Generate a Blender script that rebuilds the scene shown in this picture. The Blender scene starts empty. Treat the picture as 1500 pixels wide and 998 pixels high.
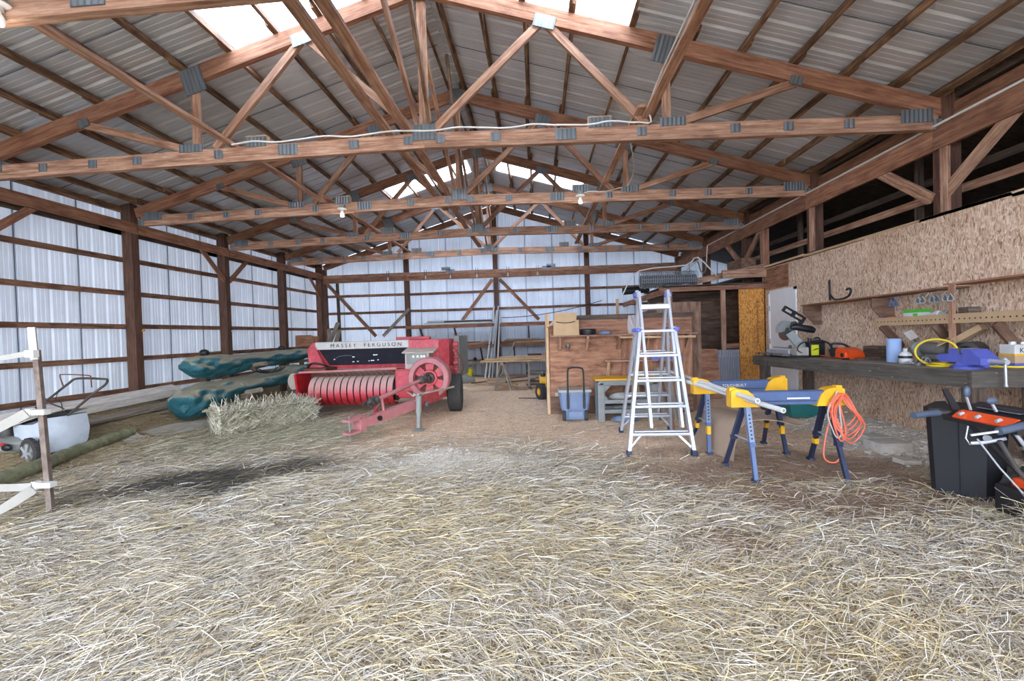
import bpy, bmesh, math, random
import numpy as np
from mathutils import Vector, Matrix, Quaternion
from math import sin, cos, pi, radians
random.seed(7); RS = np.random.RandomState(11)
SC = bpy.context.scene; COL = SC.collection

# ------------------------------------------------------------------ camera
F_PX, YAW, PITCH, ROLL, EYE = 650.0, radians(3.37), radians(0.87), 0.029, Vector((0, 0, 1.4))
cam = bpy.data.cameras.new('camera'); cam.sensor_width = 36; cam.lens = F_PX / 1500 * 36
cam.clip_start = 0.05; cam.clip_end = 300
cam_ob = bpy.data.objects.new('camera', cam); COL.objects.link(cam_ob); SC.camera = cam_ob
fwd = Vector((-sin(YAW) * cos(PITCH), cos(YAW) * cos(PITCH), -sin(PITCH)))
rt0 = Vector((cos(YAW), sin(YAW), 0)); up0 = rt0.cross(fwd)
rt = rt0 * cos(ROLL) - up0 * sin(ROLL); up = rt0 * sin(ROLL) + up0 * cos(ROLL)
cam_ob.matrix_world = Matrix(((rt.x, up.x, -fwd.x, EYE.x), (rt.y, up.y, -fwd.y, EYE.y), (rt.z, up.z, -fwd.z, EYE.z), (0, 0, 0, 1)))

# ------------------------------------------------------------------ sky, exposure
W = bpy.data.worlds.new('overcast_sky'); SC.world = W; W.use_nodes = True
nt = W.node_tree; nt.nodes.clear()
wo = nt.nodes.new('ShaderNodeOutputWorld'); bg = nt.nodes.new('ShaderNodeBackground')
tc = nt.nodes.new('ShaderNodeTexCoord'); nz = nt.nodes.new('ShaderNodeTexNoise'); cr = nt.nodes.new('ShaderNodeValToRGB')
nz.inputs['Scale'].default_value = 2.6; nz.inputs['Detail'].default_value = 6
cr.color_ramp.elements[0].position = .40; cr.color_ramp.elements[0].color = (.50, .66, .95, 1)
cr.color_ramp.elements[1].position = .58; cr.color_ramp.elements[1].color = (1.0, 1.0, 1.0, 1)
nt.links.new(tc.outputs['Generated'], nz.inputs['Vector']); nt.links.new(nz.outputs['Fac'], cr.inputs['Fac'])
nt.links.new(cr.outputs['Color'], bg.inputs['Color']); nt.links.new(bg.outputs[0], wo.inputs[0])
bg.inputs['Strength'].default_value = 1.5
SC.view_settings.view_transform = 'Standard'; SC.view_settings.look = 'None'
SC.view_settings.gamma = 1; SC.view_settings.use_curve_mapping = False
SC.view_settings.exposure = 3.1
try:
    SC.cycles.use_denoising = True
    SC.cycles.max_bounces = 10; SC.cycles.diffuse_bounces = 7; SC.cycles.transparent_max_bounces = 12
    SC.cycles.sample_clamp_indirect = 8
except Exception: pass
BULB_FILL_POWER = .4

# ------------------------------------------------------------------ helpers
def lin(h):
    if isinstance(h, str):
        h = h.lstrip('#'); c = [int(h[i:i+2], 16) / 255 for i in (0, 2, 4)]
    else: c = [v / 255 for v in h]
    return tuple((v / 12.92 if v <= .04045 else ((v + .055) / 1.055) ** 2.4) for v in c) + (1,)

ORG = {}
def root_of(o):
    while o.parent is not None: o = o.parent
    return o

def thing(name, label, cat, loc=(0, 0, 0), group=None, rz=0):
    o = bpy.data.objects.new(name, None); COL.objects.link(o); o.empty_display_size = .1
    o.location = loc; o.rotation_euler = (0, 0, rz)
    o['label'] = label; o['category'] = cat
    if group: o['group'] = group
    return o
def tag(o, label, cat, group=None):
    o['label'] = label; o['category'] = cat
    if group: o['group'] = group
    return o
def struct(name, loc=(0, 0, 0), label=None):
    o = bpy.data.objects.new(name, None); COL.objects.link(o); o.location = loc; o['kind'] = 'structure'
    if label: o['label'] = label
    return o

def frame(d, up=(0, 0, 1)):
    d = Vector(d).normalized(); u = Vector(up)
    if abs(d.dot(u)) > .985: u = Vector((0, 1, 0)) if abs(d.y) < .9 else Vector((1, 0, 0))
    s = d.cross(u).normalized(); u = s.cross(d).normalized()
    return d, s, u

class MB:
    """collects shapes; build() makes one mesh object of them"""
    def __init__(self): self.v = []; self.f = []; self.g = []; self.r = []; self.m = []; self.M = None
    def add(self, vs, fs, gc=None, mi=0):
        b = len(self.v); r = random.random(); off = (r * 37.7, random.random() * 19, random.random() * 23)
        vs = [Vector(p) for p in vs]
        if gc is None: gc = vs
        if self.M is not None: vs = [self.M @ p for p in vs]
        self.v += vs; self.f += [tuple(i + b for i in q) for q in fs]; self.m += [mi] * len(fs)
        self.g += [(q[0] + off[0], q[1] + off[1], q[2] + off[2]) for q in gc]; self.r += [r] * len(vs)
        return self
    def box(self, a, b, mi=0, bev=0):
        lo = [min(a[i], b[i]) for i in range(3)]; hi = [max(a[i], b[i]) for i in range(3)]
        ax = sorted(range(3), key=lambda i: -(hi[i] - lo[i]))
        if bev <= 0:
            vs = [(x, y, z) for x in (lo[0], hi[0]) for y in (lo[1], hi[1]) for z in (lo[2], hi[2])]
            fs = [(0, 1, 3, 2), (4, 6, 7, 5), (0, 4, 5, 1), (2, 3, 7, 6), (0, 2, 6, 4), (1, 5, 7, 3)]
            return self.add(vs, fs, [tuple(v[i] for i in ax) for v in vs], mi)
        bev = min(bev, .45 * min(hi[i] - lo[i] for i in range(3)))
        bm = bmesh.new(); bmesh.ops.create_cube(bm, size=1)
        for v in bm.verts:
            for i in range(3): v.co[i] = lo[i] + (v.co[i] + .5) * (hi[i] - lo[i])
        bmesh.ops.bevel(bm, geom=list(bm.edges), offset=bev, segments=2, profile=.6, affect='EDGES')
        self._bm(bm, mi, ax); return self
    def _bm(self, bm, mi=0, ax=(0, 1, 2)):
        bm.verts.index_update(); vs = [v.co.copy() for v in bm.verts]
        self.add(vs, [tuple(v.index for v in f.verts) for f in bm.faces], [tuple(v[i] for i in ax) for v in vs], mi); bm.free()
    def bar(self, p, q, w, h, up=(0, 0, 1), mi=0):
        """rectangular bar from p to q; h measured along up, w sideways"""
        p, q = Vector(p), Vector(q); d, s, u = frame(q - p, up); L = (q - p).length
        vs, gc = [], []
        for t, c in ((0, p), (L, q)):
            for a, b in ((-1, -1), (1, -1), (1, 1), (-1, 1)):
                vs.append(c + s * (a * w / 2) + u * (b * h / 2)); gc.append((t, a * w / 2, b * h / 2))
        return self.add(vs, [(0, 1, 2, 3), (7, 6, 5, 4), (0, 4, 5, 1), (1, 5, 6, 2), (2, 6, 7, 3), (3, 7, 4, 0)], gc, mi)
    def tube(self, pts, r, n=8, closed=False, cap=True, mi=0):
        P = [Vector(p) for p in pts]; m = len(P); rs = r if hasattr(r, '__len__') else [r] * m
        vs, fs, gc = [], [], []; L = 0; pu = None
        for i in range(m):
            a = P[(i - 1) % m] if (closed or i > 0) else P[i]; b = P[(i + 1) % m] if (closed or i < m - 1) else P[i]
            d = (b - a); d = d.normalized() if d.length > 1e-9 else Vector((0, 0, 1))
            if pu is None: _, s, u = frame(d)
            else:
                s = d.cross(pu); s = s.normalized() if s.length > 1e-6 else frame(d)[1]; u = s.cross(d).normalized()
            pu = u
            if i: L += (P[i] - P[i - 1]).length
            for k in range(n):
                t = 2 * pi * k / n; vs.append(P[i] + (s * cos(t) + u * sin(t)) * rs[i]); gc.append((L, cos(t) * rs[i], sin(t) * rs[i]))
        for i in range(m if closed else m - 1):
            for k in range(n):
                k2 = (k + 1) % n; j = (i + 1) % m
                fs.append((i * n + k, i * n + k2, j * n + k2, j * n + k))
        if cap and not closed: fs += [tuple(range(n - 1, -1, -1)), tuple(range((m - 1) * n, m * n))]
        return self.add(vs, fs, gc, mi)
    def lathe(self, prof, c=(0, 0, 0), ax=(0, 0, 1), n=20, mi=0, closed=False):
        """prof: list of (radius, height along ax)"""
        c = Vector(c); d, s, u = frame(ax, (0, 1, 0) if abs(Vector(ax).normalized().z) > .9 else (0, 0, 1)); vs, fs = [], []
        for r, h in prof:
            for k in range(n):
                t = 2 * pi * k / n; vs.append(c + d * h + (s * cos(t) + u * sin(t)) * max(r, 1e-4))
        m = len(prof)
        for i in range(m if closed else m - 1):
            j = (i + 1) % m
            for k in range(n): k2 = (k + 1) % n; fs.append((i * n + k, i * n + k2, j * n + k2, j * n + k))
        if not closed: fs += [tuple(range(n - 1, -1, -1)), tuple(range((m - 1) * n, m * n))]
        return self.add(vs, fs, None, mi)
    def cyl(self, p, q, r, n=16, mi=0): return self.tube([p, q], r, n, mi=mi)
    def prism(self, poly, a, b, plane='xz', mi=0):
        """2D polygon extruded between a and b along the missing axis"""
        def pt(u, v, t): return {'xz': (u, t, v), 'yz': (t, u, v), 'xy': (u, v, t)}[plane]
        n = len(poly); vs = [pt(u, v, a) for u, v in poly] + [pt(u, v, b) for u, v in poly]
        fs = [tuple(range(n)), tuple(range(2 * n - 1, n - 1, -1))] + [(i, i + n, (i + 1) % n + n, (i + 1) % n) for i in range(n)]
        gc = [(u, v, a) for u, v in poly] + [(u, v, b) for u, v in poly]
        return self.add(vs, fs, gc, mi)
    def grid(self, fn, nu, nv, mi=0, thick=0):
        """surface fn(u,v) with u,v in 0..1"""
        vs = [Vector(fn(i / nu, j / nv)) for i in range(nu + 1) for j in range(nv + 1)]; w = nv + 1
        fs = [(i * w + j, (i + 1) * w + j, (i + 1) * w + j + 1, i * w + j + 1) for i in range(nu) for j in range(nv)]
        if thick:
            bm = bmesh.new(); bv = [bm.verts.new(v) for v in vs]
            for f in fs: bm.faces.new([bv[i] for i in f])
            bm.normal_update(); bmesh.ops.solidify(bm, geom=list(bm.faces), thickness=thick)
            self._bm(bm, mi); return self
        return self.add(vs, fs, None, mi)
    def ico(self, c, r, sub=2, sq=(1, 1, 1), noise=0, mi=0):
        bm = bmesh.new(); bmesh.ops.create_icosphere(bm, subdivisions=sub, radius=1)
        for v in bm.verts:
            k = 1 + noise * (random.random() - .5) * 2
            v.co = Vector((c[0] + v.co.x * r * sq[0] * k, c[1] + v.co.y * r * sq[1] * k, c[2] + v.co.z * r * sq[2] * k))
        self._bm(bm, mi); return self
    def build(self, name, mat, parent=None, smooth=False, label=None, kind=None, local=False, fix=True):
        me = bpy.data.meshes.new(name); off = Vector((0, 0, 0))
        if parent is not None and not local: off = Vector(root_of(parent).location)
        me.from_pydata([tuple(v - off) for v in self.v], [], self.f)
        mats = mat if isinstance(mat, (list, tuple)) else [mat]
        for x in mats: me.materials.append(x)
        if len(mats) > 1: me.polygons.foreach_set('material_index', self.m)
        a = me.attributes.new('gc', 'FLOAT_VECTOR', 'POINT'); a.data.foreach_set('vector', np.array(self.g, 'f').ravel())
        a = me.attributes.new('rnd', 'FLOAT', 'POINT'); a.data.foreach_set('value', np.array(self.r, 'f'))
        if fix:
            bm = bmesh.new(); bm.from_mesh(me); bmesh.ops.recalc_face_normals(bm, faces=bm.faces); bm.to_mesh(me); bm.free()
        if smooth:
            me.polygons.foreach_set('use_smooth', [True] * len(me.polygons))
            try: me.set_sharp_from_angle(angle=radians(40))
            except Exception: pass
        o = bpy.data.objects.new(name, me); COL.objects.link(o)
        if parent is not None: o.parent = parent
        if label: o['label'] = label
        if kind: o['kind'] = kind
        return o

def B(name, mat, parent, a, b, bev=0, **k): return MB().box(a, b, bev=bev).build(name, mat, parent, **k)
def R(name, mat, parent, p, q, w, h, up=(0, 0, 1), **k): return MB().bar(p, q, w, h, up).build(name, mat, parent, **k)
def T(name, mat, parent, pts, r, n=8, **k): return MB().tube(pts, r, n).build(name, mat, parent, smooth=True, **k)

def copy_tree(o, parent=None, mapname=None):
    c = o.copy(); COL.objects.link(c)
    if parent is not None: c.parent = parent
    for ch in list(o.children): copy_tree(ch, c)
    return c

def arc(p, q, bulge, n=8):
    """points p..q with a parabolic offset vector bulge"""
    p, q, b = Vector(p), Vector(q), Vector(bulge)
    return [p.lerp(q, i / n) + b * (4 * (i / n) * (1 - i / n)) for i in range(n + 1)]

def smooth_path(pts, n=6):
    P = [Vector(p) for p in pts]; out = []
    for i in range(len(P) - 1):
        a = P[max(i - 1, 0)]; b = P[i]; c = P[i + 1]; d = P[min(i + 2, len(P) - 1)]
        for k in range(n):
            t = k / n
            out.append(.5 * ((2 * b) + (c - a) * t + (2 * a - 5 * b + 4 * c - d) * t * t + (3 * b - a - 3 * c + d) * t ** 3))
    return out + [P[-1]]

# ------------------------------------------------------------------ materials
MATS = {}
def mat_base(name, rough=.6, metal=0):
    m = bpy.data.materials.new(name); m.use_nodes = True; t = m.node_tree
    p = t.nodes['Principled BSDF']; p.inputs['Roughness'].default_value = rough; p.inputs['Metallic'].default_value = metal
    MATS[name] = m; return m, t, p
def N(t, kind, **k):
    n = t.nodes.new('ShaderNode' + kind)
    for a, b in k.items():
        if a in n.inputs.keys(): n.inputs[a].default_value = b
        else: setattr(n, a, b)
    return n
def ramp(t, fac, stops):
    r = N(t, 'ValToRGB'); e = r.color_ramp.elements
    while len(e) < len(stops): e.new(.5)
    for i, (p, c) in enumerate(stops): e[i].position = p; e[i].color = c if len(c) == 4 else tuple(c) + (1,)
    t.links.new(fac, r.inputs['Fac']); return r.outputs['Color']
def mixc(t, f, a, b, mode='MIX'):
    x = t.nodes.new('ShaderNodeMix'); x.data_type = 'RGBA'; x.blend_type = mode
    for s, v in ((x.inputs[0], f), (x.inputs[6], a), (x.inputs[7], b)):
        if hasattr(v, 'is_linked') or hasattr(v, 'links'): t.links.new(v, s)
        else: s.default_value = v
    return x.outputs[2]
def coords(t, sx=1, sy=1, sz=1):
    a = N(t, 'Attribute', attribute_name='gc'); mp = N(t, 'Mapping'); mp.inputs['Scale'].default_value = (sx, sy, sz)
    t.links.new(a.outputs['Vector'], mp.inputs['Vector']); return mp.outputs[0]
def noise(t, vec, scale, detail=4, rough=.6, out='Fac'):
    n = N(t, 'TexNoise'); n.inputs['Scale'].default_value = scale; n.inputs['Detail'].default_value = detail; n.inputs['Roughness'].default_value = rough
    t.links.new(vec, n.inputs['Vector']); return n.outputs[out]
def bump(t, p, h, strength=.3, dist=.01):
    b = N(t, 'Bump'); b.inputs['Strength'].default_value = strength; b.inputs['Distance'].default_value = dist
    t.links.new(h, b.inputs['Height']); t.links.new(b.outputs[0], p.inputs['Normal'])
def rnd(t): return N(t, 'Attribute', attribute_name='rnd').outputs['Fac']

def wood(name, dark, mid, light, rough=.75, stain=.5, stretch=16):
    m, t, p = mat_base(name, rough)
    v = coords(t, 1.1, stretch, stretch); g = noise(t, v, 2.2, 7, .65)
    col = ramp(t, g, [(.30, lin(dark)), (.48, lin(mid)), (.70, lin(light))])
    v2 = coords(t, 1.6, 3.5, 3.5); s = noise(t, v2, 2.0, 4, .6)
    st = ramp(t, s, [(.36, (.38, .30, .27, 1)), (.52, (1, 1, 1, 1))])
    col = mixc(t, stain, col, mixc(t, 1.0, col, st, 'MULTIPLY'))
    var = ramp(t, rnd(t), [(0, (.78, .76, .74, 1)), (1, (1.12, 1.1, 1.08, 1))])
    col = mixc(t, 1.0, col, var, 'MULTIPLY')
    t.links.new(col, p.inputs['Base Color']); bump(t, p, g, .35, .004); return m
def plain(name, c, rough=.5, metal=0, dirt=0, dirtc='6b5a48', var=.12, sc=6):
    m, t, p = mat_base(name, rough, metal); v = coords(t)
    n1 = noise(t, v, sc, 5, .6); c = lin(c)
    lo = tuple(x * (1 - var) for x in c[:3]) + (1,); hi = tuple(min(1, x * (1 + var)) for x in c[:3]) + (1,)
    col = ramp(t, n1, [(.3, lo), (.7, hi)])
    if dirt:
        d = ramp(t, noise(t, v, sc * 1.7, 6, .7), [(.62 - .25 * dirt, (0, 0, 0, 1)), (.80 - .1 * dirt, (dirt, dirt, dirt, 1))])
        col = mixc(t, d, col, lin(dirtc))
    t.links.new(col, p.inputs['Base Color']); bump(t, p, n1, .1, .003); return m

M = {}
M['truss'] = wood('truss_timber', '77513f', 'a67e66', 'cbab92', stain=.45)
M['purlin'] = wood('purlin_timber', '4a3527', '7a5b45', 'b5946f', stain=.9)
M['post'] = wood('post_timber', '45302a', '654739', '83604f', stain=.4)
M['girt'] = wood('girt_timber', '57392a', '85614b', 'a8846b', stain=.75)
M['beam'] = wood('beam_timber', '6f4838', '95684f', 'b48a70', stain=.45)
M['dark'] = wood('old_dark_timber', '3a2f28', '57483d', '74665a', stain=.5)
M['grey'] = wood('weathered_grey_timber', '6b625a', '8f867b', 'b3aa9f', stain=.4)
M['pale'] = wood('pale_lumber', 'a58360', 'c9a982', 'e2c8a4', stain=.3)
M['ply'] = wood('plywood', '835842', 'a8775a', 'c89c7c', stain=.6, stretch=7)
M['plydk'] = wood('old_plywood', '5d4334', '7d5f4c', '957a66', stain=.5, stretch=7)
M['bench'] = wood('dark_painted_board', '3c3832', '55504a', '6a655d', stain=.3)
t = M['bench'].node_tree; p = t.nodes['Principled BSDF']; lk = p.inputs['Base Color'].links[0].from_socket      # paint specks
sp_ = ramp(t, noise(t, coords(t, 9, 30, 30), 1.3, 3, .5), [(.70, (0, 0, 0, 1)), (.74, (.8, .8, .8, 1))]); t.links.new(mixc(t, sp_, lk, lin('a8a49c')), p.inputs['Base Color'])
M['white_wood'] = wood('white_painted_board', 'b9b6b0', 'd9d7d3', 'f0efec', stain=.25)
M['log'] = plain('mossy_bark', '7d8063', .9, dirt=.8, dirtc='5a5748', var=.35, sc=9)

def osb(name, cols, stretch=3.2):
    m, t, p = mat_base(name, .8)
    v = coords(t, 6 * stretch, 6, 6)
    w = noise(t, coords(t, 1, 1, 1), 7, 3, .5, 'Color'); va = N(t, 'VectorMath', operation='MULTIPLY_ADD')
    va.inputs[1].default_value = (1.2, 1.2, 1.2); t.links.new(w, va.inputs[0]); t.links.new(v, va.inputs[2])
    vo = N(t, 'TexVoronoi'); vo.inputs['Scale'].default_value = 4.6; t.links.new(va.outputs[0], vo.inputs['Vector'])
    sep = N(t, 'SeparateColor'); t.links.new(vo.outputs['Color'], sep.inputs[0])
    col = ramp(t, sep.outputs[0], [(0, lin(cols[0])), (.18, lin(cols[1])), (.6, lin(cols[2])), (1, lin(cols[3]))])
    fl = noise(t, coords(t, 40, 3, 20), 2.5, 5, .7); col = mixc(t, .5, col, ramp(t, fl, [(.3, (.62, .57, .53, 1)), (.52, (1.1, 1.1, 1.1, 1))]), 'MULTIPLY')
    st = noise(t, coords(t, .8, .8, .8), 1.3, 4, .6); col = mixc(t, .8, col, ramp(t, st, [(.34, (.8, .74, .68, 1)), (.52, (1.08, 1.08, 1.08, 1))]), 'MULTIPLY')
    t.links.new(col, p.inputs['Base Color']); bump(t, p, sep.outputs[1], .3, .003); return m
M['osb'] = osb('oriented_strand_board', ['8d6c55', 'c0a085', 'd3b79d', 'e8d3bd'])
M['osb_orange'] = osb('varnished_strand_board', ['7a4a1e', 'b5752f', 'c98a3e', 'dca55a'])

def sheet_metal(name, c, rough, metal, streak=.25, axis='z'):
    m, t, p = mat_base(name, rough, metal); c = lin(c)
    v = coords(t, .6, 9, 9); n1 = noise(t, v, 2.0, 5, .6); v2 = coords(t, 1, 1, 1); n2 = noise(t, v2, .9, 4, .6)
    col = ramp(t, n1, [(.3, tuple(x * (1 - streak) for x in c[:3])), (.65, c)])
    col = mixc(t, .7, col, ramp(t, n2, [(.35, (.8, .8, .8, 1)), (.6, (1, 1, 1, 1))]), 'MULTIPLY')
    t.links.new(col, p.inputs['Base Color']); return m
M['wallmetal'] = sheet_metal('white_wall_sheet', 'dce5f1', .45, .0, .07)
# slight translucency added so outside daylight brightens the white sheets and the interior
t = M['wallmetal'].node_tree; p = t.nodes['Principled BSDF']; out = t.nodes['Material Output']; tl = N(t, 'BsdfTranslucent'); tl.inputs[0].default_value = lin('dfe6f2'); mx = N(t, 'MixShader'); mx.inputs[0].default_value = .042
t.links.new(p.inputs['Base Color'].links[0].from_socket, tl.inputs[0]); t.links.new(p.outputs[0], mx.inputs[1]); t.links.new(tl.outputs[0], mx.inputs[2]); t.links.new(mx.outputs[0], out.inputs[0])
M['roofmetal'] = sheet_metal('bare_roof_sheet', 'd9dfe5', .32, .35, .07)
M['galv'] = sheet_metal('galvanised_plate', '868e94', .4, .55, .35)
# skylight: thin clear plastic
m, t, p = mat_base('clear_skylight_plastic', .35); t.nodes.remove(p)
out = t.nodes['Material Output']; tr = N(t, 'BsdfTransparent'); tr.inputs[0].default_value = (.93, .96, 1, 1)
tl = N(t, 'BsdfTranslucent'); tl.inputs[0].default_value = (.9, .93, .96, 1); mx = N(t, 'MixShader'); mx.inputs[0].default_value = .45
t.links.new(tr.outputs[0], mx.inputs[1]); t.links.new(tl.outputs[0], mx.inputs[2]); t.links.new(mx.outputs[0], out.inputs[0]); M['skylight'] = m

M['red'] = plain('faded_red_paint', 'b8404c', .5, 0, dirt=.55, dirtc='c08a84', var=.18)
M['red_bright'] = plain('bright_red_paint', 'b01f2a', .45, 0, dirt=.3, dirtc='8c4a44', var=.2)
M['red_dusty'] = plain('dusty_red_paint', 'b07074', .65, 0, dirt=.6, dirtc='a89088', var=.15)
M['cream'] = plain('dusty_cream_metal', 'b0a79b', .6, 0, dirt=.4, dirtc='8d8378')
M['black'] = plain('black_plastic', '1d1e22', .45, 0, dirt=.15, dirtc='4b4844')
M['black_panel'] = plain('black_panel_paint', '262833', .5, 0, dirt=.25, dirtc='5c5f6a')
M['tyre'] = plain('tyre_rubber', '3a3a3b', .85, 0, dirt=.4, dirtc='6b6257')
M['steel'] = plain('worn_steel', '7d7a76', .5, .3, dirt=.4, dirtc='54402f')
M['dsteel'] = plain('dark_steel', '4d4a48', .5, .2, dirt=.3, dirtc='5a4636')
M['alu'] = plain('aluminium', 'bcc1c9', .38, .45, var=.06)
M['white'] = plain('white_plastic', 'cfcfcc', .5, var=.05)
M['tape'] = plain('white_fence_tape', 'a3a19a', .7, var=.06)
M['conduit'] = plain('pale_conduit', 'd8d6d0', .5, var=.06)
M['yellow'] = plain('yellow_plastic', 'e0a91f', .45, dirt=.2, dirtc='8a6a24')
M['lime'] = plain('lime_plastic', 'd6d92a', .45)
M['blue'] = plain('blue_painted_steel', '4f648c', .45, .1, dirt=.2, dirtc='8d94a2')
M['navy'] = plain('dark_blue_steel', '2b3550', .45, .2)
M['blue_vise'] = plain('blue_enamel', '565fb0', .45, dirt=.3, dirtc='7c80a4')
M['bluegrey'] = plain('blue_grey_plastic', '6f819f', .5, dirt=.15, dirtc='8d8f98')
M['greyplastic'] = plain('grey_plastic', '878b88', .6, dirt=.4, dirtc='6a675f')
M['orange'] = plain('orange_plastic', 'e2501c', .4, dirt=.1, dirtc='8a3a1c')
M['cord'] = plain('orange_cord', 'd9664a', .5)
M['teal'] = plain('teal_plastic', '1f6a66', .5)
M['card'] = plain('brown_cardboard', 'b99b76', .85, var=.08)
M['cardsheet'] = plain('kraft_sheet', '9f8a77', .85, var=.08)
M['tin'] = plain('tin_white', 'd8d9d6', .35, .2)
M['paper'] = plain('blue_paper_towel', '93aad0', .9, var=.05)
M['rust'] = plain('rusty_metal', '6b4636', .7, .3, dirt=.4, dirtc='3d2e27')
M['stone'] = plain('pale_stone', 'b7b1a8', .9, dirt=.4, dirtc='8a8177', var=.2)
M['tan'] = plain('tan_rim_paint', 'c6a566', .6, dirt=.3)
M['cloth'] = plain('grey_cloth', 'a9a69f', .9, var=.2)
M['yellowhose'] = plain('yellow_hose', 'dcc02a', .5)
M['glassy'] = plain('smoky_lens', '5d646a', .15, 0)
M['green'] = plain('bright_green_box', '4fae3c', .5)
M['wire'] = plain('galvanised_wire', 'a9b0b6', .4, .6)
M['bulb'] = bpy.data.materials.new('faint_glow_bulb_glass'); M['bulb'].use_nodes = True  # bulbs hang unlit; a faint glow is added to the glass
pb = M['bulb'].node_tree.nodes['Principled BSDF']; pb.inputs['Base Color'].default_value = (.95, .95, .92, 1)
pb.inputs['Emission Color'].default_value = (1, .97, .9, 1); pb.inputs['Emission Strength'].default_value = .03
M['grip'] = plain('dark_grey_blue_grip', '4a5669', .5)
M['door'] = plain('white_door_paint', 'f0f2f4', .5, var=.03)
M['bagcloth'] = plain('pale_blue_grey_cloth', 'b4bfcc', .8, dirt=.2)
M['seam'] = plain('lap_joint_shadow_gap', '6d747e', .7)  # grey strips at the lap joints paint in their shadow lines
M['stake'] = plain('weathered_steel_stake', '7d726a', .8, .1, dirt=.7, dirtc='5f3f36', var=.3, sc=12)
# pickup bands: bare bright paint below, settled chaff dust above
m, t, p = mat_base('dusty_band_paint', .55); tb_ = N(t, 'TexCoord'); sx_ = N(t, 'SeparateXYZ'); t.links.new(tb_.outputs['Object'], sx_.inputs[0])
nn_ = noise(t, coords(t), 14, 4, .6); ad_ = N(t, 'Math', operation='MULTIPLY_ADD'); ad_.inputs[1].default_value = .12; t.links.new(nn_, ad_.inputs[0]); t.links.new(sx_.outputs[2], ad_.inputs[2])
col = ramp(t, ad_.outputs[0], [(.36, lin('b5222e')), (.46, lin('bf4a56')), (.60, lin('b98d8a')), (.74, lin('b29a94'))]); t.links.new(col, p.inputs['Base Color']); M['band'] = m
# tarp
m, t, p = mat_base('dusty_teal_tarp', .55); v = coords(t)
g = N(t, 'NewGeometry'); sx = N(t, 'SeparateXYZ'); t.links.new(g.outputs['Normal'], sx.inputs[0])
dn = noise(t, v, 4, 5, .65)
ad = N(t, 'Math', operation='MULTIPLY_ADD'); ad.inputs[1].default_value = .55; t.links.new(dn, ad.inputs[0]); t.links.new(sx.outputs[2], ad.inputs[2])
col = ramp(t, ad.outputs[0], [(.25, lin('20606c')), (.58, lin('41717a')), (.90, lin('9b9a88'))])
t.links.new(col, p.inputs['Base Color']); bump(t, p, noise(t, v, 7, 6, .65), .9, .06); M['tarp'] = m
# straw: colour per strand
m, t, p = mat_base('straw', .8); a = N(t, 'Attribute', attribute_name='col'); t.links.new(a.outputs['Color'], p.inputs['Base Color']); M['straw'] = m
# ground
m, t, p = mat_base('dirt_floor', .95); a = N(t, 'Attribute', attribute_name='col'); tcn = N(t, 'TexCoord')
def mapped(sx, sy, rot):
    mp = N(t, 'Mapping'); mp.inputs['Scale'].default_value = (sx, sy, 1); mp.inputs['Rotation'].default_value = (0, 0, rot); t.links.new(tcn.outputs['Object'], mp.inputs[0]); return mp.outputs[0]
n1 = noise(t, mapped(14, 60, .3), 1, 6, .75); n2 = noise(t, mapped(60, 12, .9), 1, 6, .75); n3 = noise(t, mapped(9, 9, 0), 1, 8, .8); n4 = noise(t, mapped(55, 55, 0), 1, 4, .7)
c = a.outputs['Color']
c = mixc(t, .8, c, ramp(t, n1, [(.36, (.55, .53, .50, 1)), (.48, (1.05, 1.05, 1.05, 1)), (.66, (1.45, 1.43, 1.38, 1))]), 'MULTIPLY')
c = mixc(t, .7, c, ramp(t, n2, [(.36, (.6, .58, .55, 1)), (.48, (1.05, 1.05, 1.05, 1)), (.66, (1.35, 1.33, 1.3, 1))]), 'MULTIPLY')
c = mixc(t, .8, c, ramp(t, n3, [(.34, (.7, .66, .62, 1)), (.52, (1.15, 1.15, 1.15, 1))]), 'MULTIPLY')
c = mixc(t, .7, c, ramp(t, n4, [(.38, (.55, .52, .49, 1)), (.48, (1.05, 1.05, 1.05, 1)), (.66, (1.5, 1.48, 1.45, 1))]), 'MULTIPLY')
t.links.new(c, p.inputs['Base Color']); hsum = N(t, 'Math', operation='ADD'); t.links.new(n1, hsum.inputs[0]); t.links.new(n4, hsum.inputs[1]); bump(t, p, hsum.outputs[0], .8, .02); M['ground'] = m
# ================================================================== SETTING
XL, XR, YB, YF, XC = -7.42, 4.66, 15.1, -2.1, -1.32      # wall faces, back wall, front opening, ridge line
TY = [2.97, 5.43, 7.87, 10.31, 12.75]                  # truss lines
SL = .303; ZR = 5.78                                   # roof slope and underside height at the ridge
def roof_z(x): return ZR - SL * abs(x - XC)

# ---- ground
def smooth(a, b, x): t = np.clip((x - a) / (b - a), 0, 1); return t * t * (3 - 2 * t)
_lat = RS.rand(64, 64)
def vnoise(x, y, s):
    x = x * s; y = y * s; xi = np.floor(x).astype(int); yi = np.floor(y).astype(int); fx = x - xi; fy = y - yi
    fx = fx * fx * (3 - 2 * fx); fy = fy * fy * (3 - 2 * fy); L = lambda i, j: _lat[i % 64, j % 64]
    return (L(xi, yi) * (1 - fx) + L(xi + 1, yi) * fx) * (1 - fy) + (L(xi, yi + 1) * (1 - fx) + L(xi + 1, yi + 1) * fx) * fy
def gz(x, y):
    """ground height: level floor, bank of old bedding towards the left wall, gravel toe at the right one"""
    x = np.asarray(x, float); y = np.asarray(y, float)
    h = .42 * smooth(-5.7, -7.4, x) * smooth(17, 9, y)
    h = h + .10 * smooth(3.75, 4.6, x) * smooth(3.9, 4.5, y) * smooth(8.2, 7.2, y)
    h = h + .035 * (vnoise(x, y, .9) - .5) + .022 * (vnoise(x + 9, y, 2.7) - .5) + .01 * (vnoise(x, y + 5, 8) - .5)
    return h
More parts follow.
